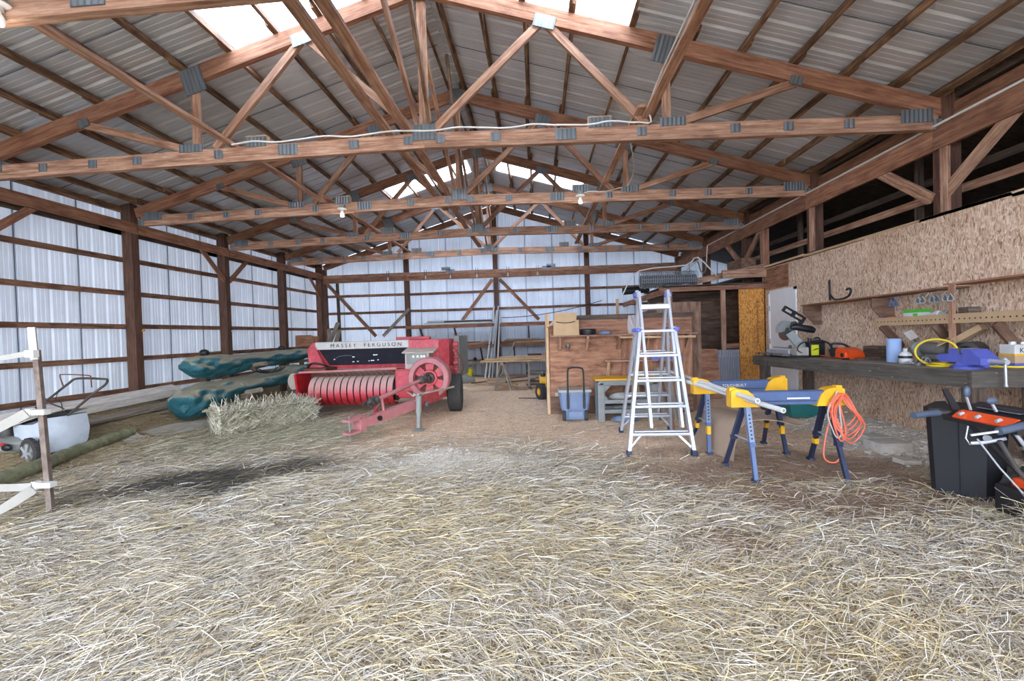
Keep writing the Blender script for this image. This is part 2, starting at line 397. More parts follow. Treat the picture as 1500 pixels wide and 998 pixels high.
def gz1(x, y): return float(gz(x, y))
def ell(x, y, cx, cy, rx, ry, a=0, soft=.6):
    ca, sa = cos(a), sin(a); u = ((x - cx) * ca + (y - cy) * sa) / rx; v = (-(x - cx) * sa + (y - cy) * ca) / ry
    d = np.sqrt(u * u + v * v) + .55 * (vnoise(x + 3, y + 7, 2.3) - .5) + .35 * (vnoise(x, y, 6.1) - .5)
    return 1 - smooth(1 - soft, 1 + soft * .4, d)
def masks(x, y):
    damp = np.maximum(ell(x, y, -3.40, 4.15, 1.2, .50, .55), .95 * ell(x, y, -2.75, 4.6, .75, .42, .35))
    brown = np.maximum.reduce([ell(x, y, 2.3, 4.5, 1.6, .8, 0), .8 * ell(x, y, 1.25, 4.35, .8, .4), .9 * ell(x, y, 2.6, 3.7, 1.5, .45), .75 * ell(x, y, 1.15, 2.95, .42, .28)])
    gravel = np.maximum(ell(x, y, -1.0, 4.85, 1.15, .62, .0), ell(x, y, 4.0, 5.6, .6, 1.9, .0, .4))
    dirt = smooth(4.6, 6.6, y + .9 * (vnoise(x, y, .8) - .5) + .55 * smooth(-.5, 2.2, x) * 2) * smooth(-3.6, -2.2, x + .35 * (y - 6))
    return damp, brown, gravel, dirt
def soil_colour(x, y):
    damp, brown, gravel, dirt = masks(x, y)
    C = lambda h: np.array(lin(h)[:3])
    c = np.broadcast_to(C('8d8172'), x.shape + (3,)).copy()
    yel = smooth(.5, .7, vnoise(x + 20, y, .9)) * smooth(4.6, 3.6, y); c = c * (1 - .4 * yel[..., None]) + .4 * yel[..., None] * C('93804f')
    for mk, h, k in ((dirt, 'd0b69d', 1), (gravel, 'c9c5bc', .9), (brown, '7a6453', .9), (damp, '3d3a36', .95)):
        w = (mk * k)[..., None]; c = c * (1 - w) + w * C(h)
    left = smooth(-4.6, -5.8, x)[..., None]; c = c * (1 - .7 * left) + .7 * left * C('94825f')
    return c
gx = np.concatenate([np.linspace(-14, -9.2, 6), np.linspace(-9, -5.2, 40), np.linspace(-5.1, 5.2, 230), np.linspace(5.4, 14, 16)])
gy = np.concatenate([np.linspace(-14, 1.2, 18), np.linspace(1.3, 6.5, 190), np.linspace(6.6, 15.6, 110)])
GX, GY = np.meshgrid(gx, gy, indexing='ij'); GZ = gz(GX, GY); nxg, nyg = GX.shape
me = bpy.data.meshes.new('floor'); vv = np.stack([GX, GY, GZ], -1).reshape(-1, 3)
idx = np.arange(nxg * nyg).reshape(nxg, nyg); q = np.stack([idx[:-1, :-1], idx[1:, :-1], idx[1:, 1:], idx[:-1, 1:]], -1).reshape(-1, 4)
me.vertices.add(len(vv)); me.vertices.foreach_set('co', vv.astype('f').ravel())
me.loops.add(q.size); me.loops.foreach_set('vertex_index', q.ravel().astype('i')); me.polygons.add(len(q))
me.polygons.foreach_set('loop_start', np.arange(0, q.size, 4, dtype='i')); me.update(calc_edges=True); me.validate()
me.polygons.foreach_set('use_smooth', [True] * len(me.polygons))
cc = np.ones((len(vv), 4), 'f'); cc[:, :3] = soil_colour(GX, GY).reshape(-1, 3)
a = me.attributes.new('col', 'FLOAT_COLOR', 'POINT'); a.data.foreach_set('color', cc.ravel())
me.materials.append(M['ground']); floor = bpy.data.objects.new('floor', me); COL.objects.link(floor); floor['kind'] = 'structure'

# ---- corrugated sheets: profile runs along u, sheet runs along w, ribs stand out along n
def rib_profile(width, pitch=.229, h=.022):
    pts = []; k = max(1, round(width / pitch)); p = width / k
    for i in range(k):
        x0 = i * p
        pts += [(x0, h), (x0 + .018, h), (x0 + .04, 0), (x0 + p * .38, 0), (x0 + p * .41, h * .25), (x0 + p * .44, 0), (x0 + p * .66, 0), (x0 + p * .69, h * .25), (x0 + p * .72, 0), (x0 + p - .022, 0)]
    pts.append((width + .020, h + .002)); pts.append((width + .026, 0)); return pts
def sheet(name, mat, parent, o, u, w, width, la, lb, n, kind=None):
    """one pressed sheet: starts at o, width along u; from distance la to lb (numbers or fn of u distance) along w; ribs along n"""
    o, u, w, n = Vector(o), Vector(u), Vector(w), Vector(n); pf = rib_profile(width); vs, fs, gc = [], [], []
    for x, h in pf:
        for L in (la, lb):
            l = L(x) if callable(L) else L
            vs.append(o + u * x + w * l + n * h); gc.append((l, x, h))
    for i in range(len(pf) - 1): fs.append((2 * i, 2 * i + 2, 2 * i + 3, 2 * i + 1))
    mb = MB(); mb.add(vs, fs, gc); return mb.build(name, mat, parent, fix=False)

# ---- left wall
wl = struct('wall_left', (XL - .26, 6, 0), 'left wall of white ribbed metal sheets on brown timber posts and girts')
PW = .914
y = YF
while y < YB - .05:
    wd = min(PW, YB - y)
    sheet('metal_panel', M['wallmetal'], wl, (XL - .26, y, 0), (0, 1, 0), (0, 0, 1), wd, .0, 3.98, (-1, 0, 0)); y += PW
    B('lap_seam', M['seam'], wl, (XL - .262, y - .006, 0), (XL - .256, y + .004, 3.98))
LPY = [-1.9, .53, 2.97, 5.43, 7.87, 10.31, 12.75, 15.0]
for i, py in enumerate(LPY):
    MB().bar((XL - .10, py, -.05), (XL - .095, py - (.02 if i < 7 else 0), 4.0), .15, .19, (1, 0, 0)).build('post', M['post'], wl)
for gzh in (.56, 1.14, 1.74, 2.36, 2.98):
    for i in range(len(LPY) - 1):
        a_, b_ = LPY[i], LPY[i + 1]
        R('girt', M['girt'], wl, (XL - .205, a_ - .0, gzh + random.uniform(-.006, .006)), (XL - .205, b_, gzh + random.uniform(-.006, .006)), .04, .088)
for i in range(0, len(LPY) - 1):
    R('girder', M['beam'], wl, (XL + .02, LPY[i] + (.01 if i else -1), 3.55), (XL + .02, LPY[i + 1] - .005, 3.55), .04, .185)
    R('outer_girder', M['dark'], wl, (XL - .215, LPY[i] - .5, 3.53), (XL - .215, LPY[i + 1], 3.53), .04, .185)
R('eave_board', M['purlin'], wl, (XL - .2, YF, 3.90), (XL - .2, YB, 3.90), .09, .09)
for py, sd in ((5.43, 1), (5.43, -1), (10.31, 1), (10.31, -1), (14.98, -1), (12.75, 0)):
    if sd: R('knee_brace', M['beam'], wl, (XL - .03, py + .07 * sd, 2.86), (XL - .03, py + .80 * sd, 3.5), .04, .1, (0, -sd, 1))
for py in (7.87, 10.31):
    MB().cyl((XL + .0, py + .06, 1.66), (XL + .035, py + .06, 1.66), .022, 8).build('fence_insulator', M['yellow'] if py < 9 else M['white'], wl)

# ---- back wall with gable
wb = struct('wall_back', ((XL + XR) / 2, YB + .1, 0), 'far end wall of white ribbed metal sheets up to the gable')
x = XL - .26
while x < XR + 3:
    wd = min(PW, XR + 3.2 - x)
    top = (lambda x0: (lambda d: max(2.6, roof_z(x0 + d) + .085)))(x)
    sheet('metal_panel', M['wallmetal'], wb, (x, YB + .12, 0), (1, 0, 0), (0, 0, 1), wd, -.12, top, (0, 1, 0)); x += PW
    B('lap_seam', M['seam'], wb, (x - .006, YB + .114, -.1), (x + .004, YB + .12, max(2.6, roof_z(x))))
MB().box((-4.2, YB + .2, -.1), (8.5, YB + 2.6, 1.62)).build('light_block_bank_1', M['ground'])['kind'] = 'structure'      # unseen bank added outside to block daylight through the lower end wall
BPX = [-7.34, -4.43, -1.36, 1.72, 4.72]
for px in BPX: R('post', M['post'], wb, (px, YB - .05, -.1), (px - .03, YB - .05, (roof_z(px) - .15)), .16, .14, (0, 1, 0))
R('stud', M['dark'], wb, (-6.86, YB - .06, 1.0), (-6.9, YB - .06, 3.6), .07, .1, (0, 1, 0))
for gzh in (.5, 1.12, 1.74, 2.28, 2.87, 4.22, 4.85):
    half = min(6.1, (ZR - gzh) / SL - .2)
    xs = [max(p, XC - half) for p in [XL - .2] + BPX[1:4]] + [min(XR, XC + half)]
    for a_, b_ in zip(xs[:-1], xs[1:]):
        if b_ - a_ > .2: R('girt', M['girt'], wb, (a_, YB + .06, gzh + random.uniform(-.01, .01)), (b_, YB + .06, gzh + random.uniform(-.01, .01)), .04, .088)
for a_, b_ in zip(BPX[:-1], BPX[1:]):
    R('header_beam', M['beam'], wb, (a_, YB - .15, 3.39), (b_, YB - .15, 3.40), .05, .16)
    R('header_beam', M['truss'], wb, (a_, YB - .15, 3.53), (b_, YB - .15, 3.54), .05, .11)
for sg in (-1, 1):
    R('rafter', M['beam'], wb, (XC, YB - .15, ZR - .12), (XC + sg * 6.0, YB - .15, ZR - .12 - 6.0 * SL), .05, .19)
R('diagonal_brace', M['beam'], wb, (-7.2, YB - .2, 3.3), (-5.55, YB - .16, 1.45), .11, .04, (0, 1, 0))
R('diagonal_brace', M['beam'], wb, (-1.48, YB - .2, 3.25), (-2.55, YB - .16, 1.9), .11, .04, (0, 1, 0))
R('diagonal_brace', M['beam'], wb, (-1.24, YB - .2, 3.25), (0.05, YB - .16, 1.85), .11, .04, (0, 1, 0))
R('diagonal_brace', M['grey'], wb, (-4.35, YB - .2, 2.35), (-5.3, YB - .16, 1.45), .1, .04, (0, 1, 0))

# ---- roof
ceil = struct('ceiling', (XC, 6, ZR), 'gable roof of bare grey ribbed metal sheets on dark timber purlins')
SKY = [(-1.48, -.45), (4.70, 5.73), (10.88, 11.91)]; PITCHX = 1.03; y0 = 4.70 - 9 * PITCHX  # first skylight is unseen behind the camera, added to light the foreground straw
un = {s: Vector((s, 0, -SL)).normalized() for s in (-1, 1)}; sec = math.sqrt(1 + SL * SL)
for s in (-1, 1):
    endx = 6.35 if s < 0 else 6.35
    k = 0; yy = y0
    while yy < YB + .2:
        wd = min(PITCHX, YB + .25 - yy); nrm = un[s].cross(Vector((0, 1, 0))) ; nrm = nrm if nrm.z > 0 else -nrm
        o = (XC, yy, ZR + .09); is_sky = any(abs(yy - a_) < .2 for a_, b_ in SKY)
        if is_sky:
            sheet('metal_panel', M['roofmetal'], ceil, o, (0, 1, 0), un[s], wd, .0, .36 * sec, nrm)
            sk = sheet('skylight_panel', M['skylight'], ceil, o, (0, 1, 0), un[s], wd, .33 * sec, (2.47 if s < 0 else 2.57) * sec, nrm); sk['label'] = 'clear plastic skylight panel'
            sheet('metal_panel', M['roofmetal'], ceil, o, (0, 1, 0), un[s], wd, (2.43 if s < 0 else 2.53) * sec, endx * sec, nrm)
        else:
            sheet('metal_panel', M['roofmetal'], ceil, o, (0, 1, 0), un[s], wd, .0, endx * sec, nrm)
        L_ = endx * sec; o3 = Vector((XC, yy, ZR + .088)) - nrm * .004; R('lap_seam', M['seam'], ceil, o3 + un[s] * (2.6 * sec if is_sky or any(abs(yy - b_) < .2 for a_, b_ in SKY) else .1), o3 + un[s] * L_, .012, .003, nrm)
        yy += PITCHX
    offs = [.12, .70, 1.27, 1.84, 2.45, 3.08, 3.66, 4.23, 4.81, 5.38, 5.92] if s < 0 else [.12, .68, 1.25, 1.84, 2.55, 3.24, 3.82, 4.40, 4.97, 5.52, 5.98]
    ends = [YF - .2, .53] + TY + [YB + .15]
    for o_ in offs:
        for i in range(len(ends) - 1):
            xo = XC + s * (o_ + (.02 if i % 2 else -.02)); z = ZR - SL * o_ + .035
            R('purlin', M['purlin'], ceil, (xo, ends[i] - .18, z), (xo, ends[i + 1] + .18, z), .04, .09, Vector((s * SL, 0, 1)))
MB().prism([(XC - .2, ZR + .085), (XC, ZR + .15), (XC + .2, ZR + .085), (XC, ZR + .12)], YF - .3, YB + .3).build('ridge_cap', M['galv'], ceil)

# ---- unseen front gable behind the camera, added to cut the light from the opening
wf = struct('wall_front', (XC, YF, 3.6), 'unseen sheet metal gable added over the open front of the barn')
x = XL - .26
while x < XR + .3:
    wd = min(PW, XR + .4 - x)
    sheet('metal_panel', M['wallmetal'], wf, (x, YF, 0), (1, 0, 0), (0, 0, 1), wd, 3.75, (lambda x0: (lambda d: max(3.8, roof_z(x0 + d) + .02)))(x), (0, -1, 0)); x += PW
R('header_beam', M['beam'], wf, (XL, YF + .08, 3.75), (XR, YF + .08, 3.75), .1, .25)

# ---- roof trusses
plate = M['galv']
def gusset(parent, x, yf, z, w, h, rot=0):
    m_ = MB(); m_.M = Matrix.Translation((x, yf, z)) @ Matrix.Rotation(rot, 4, 'Y')
    n_ = max(2, round(w / .025)); vs, fs, gc = [], [], []          # ribbed pressed plate
    for i in range(n_ + 1):
        for j in (0, 1):
            vs.append((-w / 2 + w * i / n_, -.006 - (.006 if i % 2 else 0), -h / 2 + h * j)); gc.append((vs[-1][2], vs[-1][0], 0))
    for i in range(n_): fs.append((2 * i, 2 * i + 2, 2 * i + 3, 2 * i + 1))
    m_.add(vs, fs, gc); m_.box((-w / 2, -.005, -h / 2), (w / 2, .004, h / 2)); return m_.build('gusset_plate', plate, parent)
TLAB = ['nearest roof truss, cut off by the top left of the picture, carrying a white lamp',
        'second roof truss, spanning the picture with pale cable along its chord',
        'third roof truss, meeting the left post after the first tall wall bay',
        'fourth roof truss, middle-distance one just in front of the far skylight',
        'farthest roof truss, bleached pale by the far skylight before the end wall']
def bc_z(o): return 3.705 - .11 * abs(o) / 6           # underside of the cambered bottom chord
for ti, ty in enumerate(TY):
    t_ = thing('roof_truss', TLAB[ti], 'roof truss', (XC, ty, 3.7), 'timber roof trusses')
    dz = .04 if ti == 0 else 0
    for s in (-1, 1):
        E_ = 6.06
        for k, (w_, mt) in enumerate(((.088, M['truss']), (.09, M['truss']))):
            zz = .045 + .09 * k + dz
            R('bottom_chord', mt, t_, (XC + (0 if s > 0 else 0), ty, bc_z(0) + zz), (XC + s * (E_ - .1), ty, bc_z(E_) + zz), .076, w_)
        R('top_chord', M['beam'], t_, (XC, ty, ZR - .115), (XC + s * E_, ty, ZR - .115 - SL * E_), .076, .19)
        R('web', M['truss'], t_, (XC + s * .09, ty, bc_z(0) + .2 + dz), (XC + s * 1.45, ty, ZR - .2 - SL * 1.45), .09, .05, (0, 1, 0))
        R('web', M['truss'], t_, (XC + s * 2.68, ty, bc_z(2.7) + .2 + dz), (XC + s * 1.53, ty, ZR - .2 - SL * 1.53), .09, .05, (0, 1, 0))
        R('web', M['truss'], t_, (XC + s * 2.92, ty, bc_z(2.9) + .1 + dz), (XC + s * 2.92, ty, ZR - .2 - SL * 2.92), .09, .05, (0, 1, 0))
        R('web', M['truss'], t_, (XC + s * 3.05, ty, bc_z(3.05) + .2 + dz), (XC + s * 4.42, ty, ZR - .2 - SL * 4.42), .09, .05, (0, 1, 0))
        yf = ty - .043
        for o_, w_, h_, up_ in ((.20, .11, .1, 0), (.88, .12, .1, 0), (1.72, .25, .13, 0), (2.62, .11, .1, 0), (3.7, .11, .1, 0), (4.3, .11, .1, 0), (4.98, .11, .1, 0)):
            gusset(t_, XC + s * o_, yf, bc_z(o_) + .1 + dz, w_, h_)
        gusset(t_, XC + s * 2.98, yf - .002, bc_z(2.9) + .2 + dz, .3, .10)
        R('splice_block', M['pale'], t_, (XC + s * 2.13 - .14, ty, bc_z(2.1) + .24 + dz), (XC + s * 2.13 + .14, ty, bc_z(2.1) + .24 + dz), .07, .13)
        gusset(t_, XC + s * 2.13, yf, bc_z(2.1) + .225 + dz, .27, .12)
        gusset(t_, XC + s * 1.5, yf, ZR - .2 - SL * 1.5, .26, .15, math.atan(SL) * s)
        gusset(t_, XC + s * 2.92, yf, ZR - .20 - SL * 2.92, .28, .32, math.atan(SL) * s)
        gusset(t_, XC + s * 4.40, yf, ZR - .2 - SL * 4.40, .14, .1, math.atan(SL) * s)
        gusset(t_, XC + s * 5.72, yf, bc_z(5.7) + .16, .34, .15)
        gusset(t_, XC + s * 5.95, yf, bc_z(6) + .06, .1, .12)
    R('king_post', M['truss'], t_, (XC, ty, bc_z(0) + .15 + dz), (XC, ty, ZR - .2), .11, .05, (0, 1, 0))
    gusset(t_, XC, ty - .047, bc_z(0) + .185 + dz, .28, .19); gusset(t_, XC, ty - .045, ZR - .16, .26, .26)
# lengthwise runners on the bottom chords and braces under the ridge
def runner(lab, x, ya, yb, za, zb, mt='truss', name='lateral_brace', w=.09, h=.04, xb=None):
    o = R(name, M[mt], None, (x, ya, za), (x if xb is None else xb, yb, zb), w, h)
    return tag(o, lab, 'brace', 'lengthwise truss braces')
runner('long pale-edged brace running down from the lamp at top left over the truss chords', -3.79, 2.6, 8.0, 3.90, 3.885)
runner('thin brace continuing the left runner from the third truss to the back', -3.72, 7.7, 13.2, 3.935, 3.90)
runner('right-hand brace rising steeply from the second truss to the top of the picture', 1.36, 2.2, 5.7, 3.93, 3.93, w=.1)
runner('lapped brace on the right side running from second truss to far trusses', 1.26, 5.2, 13.0, 3.97, 3.97, w=.1, xb=1.18)
runner('left one of the two close braces beside the king posts', -1.80, 2.4, 9.0, 3.97, 3.97, w=.11)
runner('right one of the two close braces beside the king posts', -1.56, 2.4, 9.0, 3.97, 3.97, w=.11)
runner('single brace between the king posts of the farther trusses', -1.66, 8.6, 13.2, 4.02, 4.02, w=.11)
for i, lab in ((1, 'diagonal ridge brace from the foot of the second king post up over the camera'), (2, 'diagonal ridge brace from the third king post foot up to the second truss peak'), (3, 'diagonal ridge brace from the fourth king post foot up to the third truss peak'), (4, 'diagonal ridge brace from the farthest king post foot up to the fourth truss peak')):
    o = R('ridge_brace', M['truss'], None, (XC - .07, TY[i] - .1, 3.98), (XC - .07, TY[i - 1] + .1, 5.35), .04, .09); tag(o, lab, 'brace', 'sloping ridge braces')
    o = R('ridge_brace', M['purlin'], None, (XC + .09, TY[i] - .1, 3.98), (XC + .07, TY[i] - 1.25, 5.6), .04, .07); tag(o, lab.replace('diagonal', 'steeper dark'), 'brace', 'sloping ridge braces')

# ---- right side: girder line, strand-board wall, loft behind
wr = struct('wall_right', (XR, 6, 0), 'right wall of strand board sheets under an open timber truss line')
XW = 4.62
joints = [2.0, 3.2, 4.45, 5.65, 6.55, 7.76, 8.2]
tops = [2.66, 2.65, 2.64, 2.60, 2.58, 2.57]
for i in range(len(joints) - 1):
    MB().prism([(joints[i] + .003, -.05), (joints[i + 1] - .003, -.05), (joints[i + 1] - .003, tops[i] - .01), (joints[i] + .003, tops[i])], XW, XW + .014, 'yz').build('strand_board', M['osb'], wr)
MB().prism([(8.2, 2.1), (9.3, 2.1), (9.3, 2.56), (8.2, 2.57)], XW, XW + .014, 'yz').build('strand_board', M['osb'], wr)
B('plywood_patch', M['ply'], wr, (XW - .006, 8.45, 2.13), (XW + .002, 9.28, 2.55))
B('strand_board', M['osb'], wr, (XW, 9.14, -.05), (XW + .014, 9.3, 2.1))
for a_, b_ in ((-4.3, 4.6), (4.6, 8.0), (8.0, 9.9)): R('top_plate', M['pale'], wr, (XW + .05, a_, 2.62), (XW + .05, b_, 2.60), .1, .035)
RPY = [2.97, 5.43, 7.87, 10.31, 12.75]
for py in RPY: R('post', M['post'], wr, (XR + .09, py, -.05), (XR + .1, py, 4.02), .18, .15, (0, 1, 0))
for py in (5.28, 7.72, 9.38): R('post_facing', M['truss'], wr, (XR - .02, py + .04, 2.64), (XR - .02, py + .04, 3.5), .04, .09, (0, 1, 0))
R('stud', M['beam'], wr, (XR + .02, 9.37, 2.3), (XR + .02, 9.37, 3.45), .13, .04, (0, 1, 0))
ends = [-4.3] + RPY + [15.0]
for i in range(len(ends) - 1): R('girder', M['beam'], wr, (XR - .035, ends[i], 3.49), (XR - .035, ends[i + 1] - .006, 3.49), .045, .25)
R('upper_girder', M['beam'], wr, (XR + .14, -4.3, 3.78), (XR + .14, 15, 3.78), .05, .2)
R('eave_board', M['dark'], wr, (XR + .16, -4.3, 3.99), (XR + .16, 15, 3.99), .06, .12)
for py in (5.43, 10.31):
    for sd in (-1, 1): R('knee_brace', M['truss'], wr, (XR - .01, py + sd * .08, 2.84), (XR - .01, py + sd * .86, 3.42), .045, .12, (0, -sd, 1))
R('loft_rail', M['truss'], wr, (XR + .45, 2.0, 2.98), (XR + .45, 11.0, 2.98), .04, .10)
R('loft_rail', M['dark'], wr, (XR + .9, 2.0, 3.35), (XR + .9, 13, 3.35), .04, .1)
for py in (3.6, 6.3, 9.0, 11.4): R('loft_stud', M['dark'], wr, (XR + .5, py, 2.6), (XR + .5, py, 3.8), .09, .04)
B('loft_floor', M['dark'], wr, (XW + .02, -4.2, 2.50), (XR + 3.2, 15, 2.55))
B('loft_back', M['dark'], wr, (XR + 3.2, -4.3, -.1), (XR + 3.26, 15.2, 3.3))
MB().prism([(XR + .1, 4.00), (XR + 3.3, 3.03), (XR + 3.3, 3.09), (XR + .1, 4.06)], -4.3, 15.3).build('loft_roof', M['dark'], wr)
MB().prism([(XR + .2, 0), (XR + 3.25, 0), (XR + 3.25, 3.1), (XR + .2, 4.05)], -4.3, -4.25).build('loft_end', M['dark'], wr)
for a_, b_ in ((-4.3, -1.9), (-1.9, .5), (.5, 2.0)): MB().prism([(a_, -.05), (b_ - .004, -.05), (b_ - .004, 2.66), (a_, 2.66)], XW, XW + .014, 'yz').build('strand_board', M['osb'], wr)
MB().tube([(XR - .075, -4.2, 3.63), (XR - .075, 5.4, 3.63), (XR - .07, 9.0, 3.62), (XR - .07, 12.2, 3.61)], .014, 6).build('conduit', M['conduit'], wr)
T('conduit', M['conduit'], wr, smooth_path([(XR - .07, 12.2, 3.61), (XR - .08, 12.25, 3.2), (4.3, 11.6, 2.85), (3.9, 10.8, 2.75), (3.6, 10.2, 2.9), (3.2, 9.8, 2.62)], 4), .014, 6)
# stall beyond the door
MB().prism([(4.10, -.05), (4.60, -.05), (4.60, 2.28), (4.10, 2.28)], 9.30, 9.315).build('stall_panel', M['osb_orange'], wr)
B('stall_panel', M['plydk'], wr, (2.66, 10.9, -.05), (5.6, 10.92, 2.3))
B('stall_panel', M['plydk'], wr, (2.62, 9.2, -.05), (2.64, 12.8, 1.85))
R('stall_plate', M['beam'], wr, (2.5, 9.25, 2.2), (4.7, 9.25, 2.22), .04, .09)
R('stall_plate', M['beam'], wr, (2.6, 9.2, 2.17), (2.6, 13.6, 2.17), .04, .13)
for px in (2.72, 3.78): R('stall_post', M['truss'], wr, (px, 9.29, -.05), (px, 9.29, 2.17), .09, .04, (0, 1, 0))
R('stall_rail', M['beam'], wr, (3.82, 9.33, 1.02), (4.1, 9.33, 1.03), .04, .1)
R('stall_plate', M['dark'], wr, (2.7, 10.85, 2.05), (4.6, 10.85, 2.2), .04, .1)
R('stall_post', M['pale'], wr, (1.78, 9.9, .0), (1.76, 9.9, 2.1), .06, .04, (0, 1, 0))
R('stall_ceiling', M['dark'], wr, (2.6, 10.1, 2.28), (4.65, 10.1, 2.28), 1.8, .02)
B('loft_joist', M['truss'], wr, (XR - .9, 9.22, 2.40), (XR, 9.28, 2.56))
R('loft_joist', M['truss'], wr, (3.2, 9.5, 2.36), (4.64, 9.35, 2.62), .04, .12)
B('loft_crate', M['plydk'], wr, (4.30, 9.6, 2.62), (4.6, 10.3, 2.85))

# ---- door
dr = struct('door_1', (XW - .02, 8.68, .1), 'plain white door in the strand board wall behind the bench end')
B('door_panel', M['door'], dr, (XW - .012, 8.26, .1), (XW + .02, 9.09, 2.05))
for a_, b_, z0, z1 in ((8.2, 8.26, .05, 2.1), (9.09, 9.14, .05, 2.1), (8.2, 9.14, 2.05, 2.1)): B('door_frame', M['door'], dr, (XW - .025, a_, z0), (XW + .02, b_, z1))
for z in (.4, 1.1, 1.75): MB().cyl((XW - .03, 9.085, z - .05), (XW - .03, 9.085, z + .05), .008, 6).build('hinge', M['steel'], dr)
MB().ico((XW - .06, 8.33, 1.02), .03, 2).build('door_knob', M['steel'], dr, smooth=True)
B('door_stripe', M['tape'], dr, (XW - .016, 8.28, .98), (XW - .012, 9.0, 1.0))
# ================================================================== OBJECTS
def text(parent, s, loc, size, mat, rot=(pi / 2, 0, 0), spacing=1.0, name='lettering', ext=.001):
    c = bpy.data.curves.new(name, 'FONT'); c.body = s; c.size = size; c.extrude = ext; c.space_character = spacing; c.align_x = 'CENTER'; c.align_y = 'CENTER'
    c.materials.append(mat); tmp = bpy.data.objects.new(name, c); me = bpy.data.meshes.new_from_object(tmp); bpy.data.objects.remove(tmp); o = bpy.data.objects.new(name, me); COL.objects.link(o); o.rotation_euler = rot
    off = Vector(root_of(parent).location) if parent else Vector((0, 0, 0)); o.location = Vector(loc) - off
    if parent: o.parent = parent
    return o
def wheel(parent, name, c, r, w, mt, mrim, ax=(1, 0, 0), hub=.55, tread=0, n=32):
    """tyre + rim (sub-part); axle along ax"""
    c = Vector(c); h = w / 2
    m_ = MB().lathe([(r * hub, -h * .8), (r * .82, -h), (r * .95, -h * .85), (r, -h * .5), (r, h * .5), (r * .95, h * .85), (r * .82, h), (r * hub, h * .8)], c, ax, n, closed=True)
    if tread:
        d, s, u = frame(ax)
        for k in range(tread):
            t_ = 2 * pi * k / tread; p = c + (s * cos(t_) + u * sin(t_)) * r
            m_.bar(p - d * h * .7, p + d * h * .7, r * .09, r * .08, (s * cos(t_) + u * sin(t_)))
    t_ = m_.build(name, mt, parent, smooth=True)
    MB().lathe([(.02, -h * .5), (r * hub * .4, -h * .55), (r * hub * .8, -h * .3), (r * hub * 1.03, -h * .75), (r * hub * 1.03, h * .75), (r * hub * .8, h * .3), (r * hub * .4, h * .55), (.02, h * .5)], c, ax, n).build('rim', mrim, t_, smooth=True)
    return t_

# ---- lamps and cables
def bulb_lamp(lab, x, y, z, base=True, power=BULB_FILL_POWER):
    L = thing('ceiling_lamp', lab, 'lamp', (x, y, z), 'bare bulb lamps on the trusses')
    MB().lathe([(.02, 0), (.075, -.005), (.085, -.018), (.07, -.03), (.04, -.035), (.035, -.055), (.0, -.055)], (x, y, z), n=24).build('lamp_holder', M['white'], L, smooth=True)
    MB().lathe([(.018, -.05), (.022, -.07), (.038, -.10), (.042, -.125), (.034, -.15), (.0, -.163)], (x, y, z), n=20).build('bulb', M['bulb'], L, smooth=True)
    B('junction_box', M['greyplastic'], L, (x - .045, y - .03, z), (x + .045, y + .03, z + .06))
    l = bpy.data.lights.new('bulb_fill_light', 'POINT'); l.energy = power; l.shadow_soft_size = .06; l.color = (1, .95, .88)  # weak fill light added below a bulb that hangs unlit
    lo = bpy.data.objects.new('bulb_fill_light', l); COL.objects.link(lo); lo.location = (0, 0, -.26); lo.parent = L
    return L
bulb_lamp('white lamp holder with bulb hanging at the top left corner of the picture', -3.68, 2.90, 3.80)
bulb_lamp('bare bulb under the third truss, left of its king post', XC - 2.12, 7.80, 3.74)
bulb_lamp('bare bulb under the third truss, right of its king post', XC + 2.12, 7.80, 3.78)
cb = []
for k in range(41):
    x = -3.75 + k * (1.4 + 3.75) / 40; cb.append((x, TY[1] - .065 + .01 * sin(k * 1.7), 3.885 - .11 * abs(x - XC) / 6 + .02 + .022 * sin(k * .9) * (1 if k % 7 < 4 else .3)))
cb += [(1.34, 5.2, 3.96), (1.31, 4.4, 3.98), (1.31, 3.2, 3.985), (1.31, 2.3, 3.985)]
tag(T('electric_cable', M['conduit'], None, smooth_path(cb, 3), .010, 6), 'pale electric cable draped along the second truss bottom chord', 'cable')
cb = [(XC + 2.12 + .05, 7.79, 3.8)] + [(XC + 2.3 + k * .16, 7.80, 3.83 + .05 * k / 4 - .03 * sin(k)) for k in range(5)] + [(1.6, 7.2, 3.98), (1.33, 6.2, 3.99)]
tag(T('electric_cable', M['conduit'], None, smooth_path(cb, 3), .008, 6), 'short pale cable looping to the right bulb of the third truss', 'cable')

# ---- fence post with tapes, left foreground
PX, PY = -4.16, 3.48; pz = gz1(PX, PY)
fp = thing('fence_post', 'leaning rusty steel fence post with white cap in left foreground', 'fence post', (PX, PY, pz))
tp, bt = Vector((-4.215, 3.48, 1.38)), Vector((-4.145, 3.48, pz - .05))
MB().bar(bt, tp, .048, .008, (0, 1, 0)).bar(bt + Vector((0, .02, 0)), tp + Vector((0, .02, 0)), .01, .045, (0, 1, 0)).build('stake', M['stake'], fp)
MB().tube([(-4.20, 3.465, 1.30), (-4.215, 3.465, 1.57)], .028, 6).box((-4.245, 3.425, 1.32), (-4.165, 3.47, 1.38)).build('cap', M['white'], fp)
for z, x in ((.86, -4.172), (.25, -4.148)):
    MB().box((x - .05, 3.43, z - .022), (x + .07, 3.49, z + .022), bev=.006).box((x - .09, 3.42, z - .035), (x - .045, 3.47, z + .035), bev=.006).build('insulator', M['white'], fp)
for i in range(22):
    pass
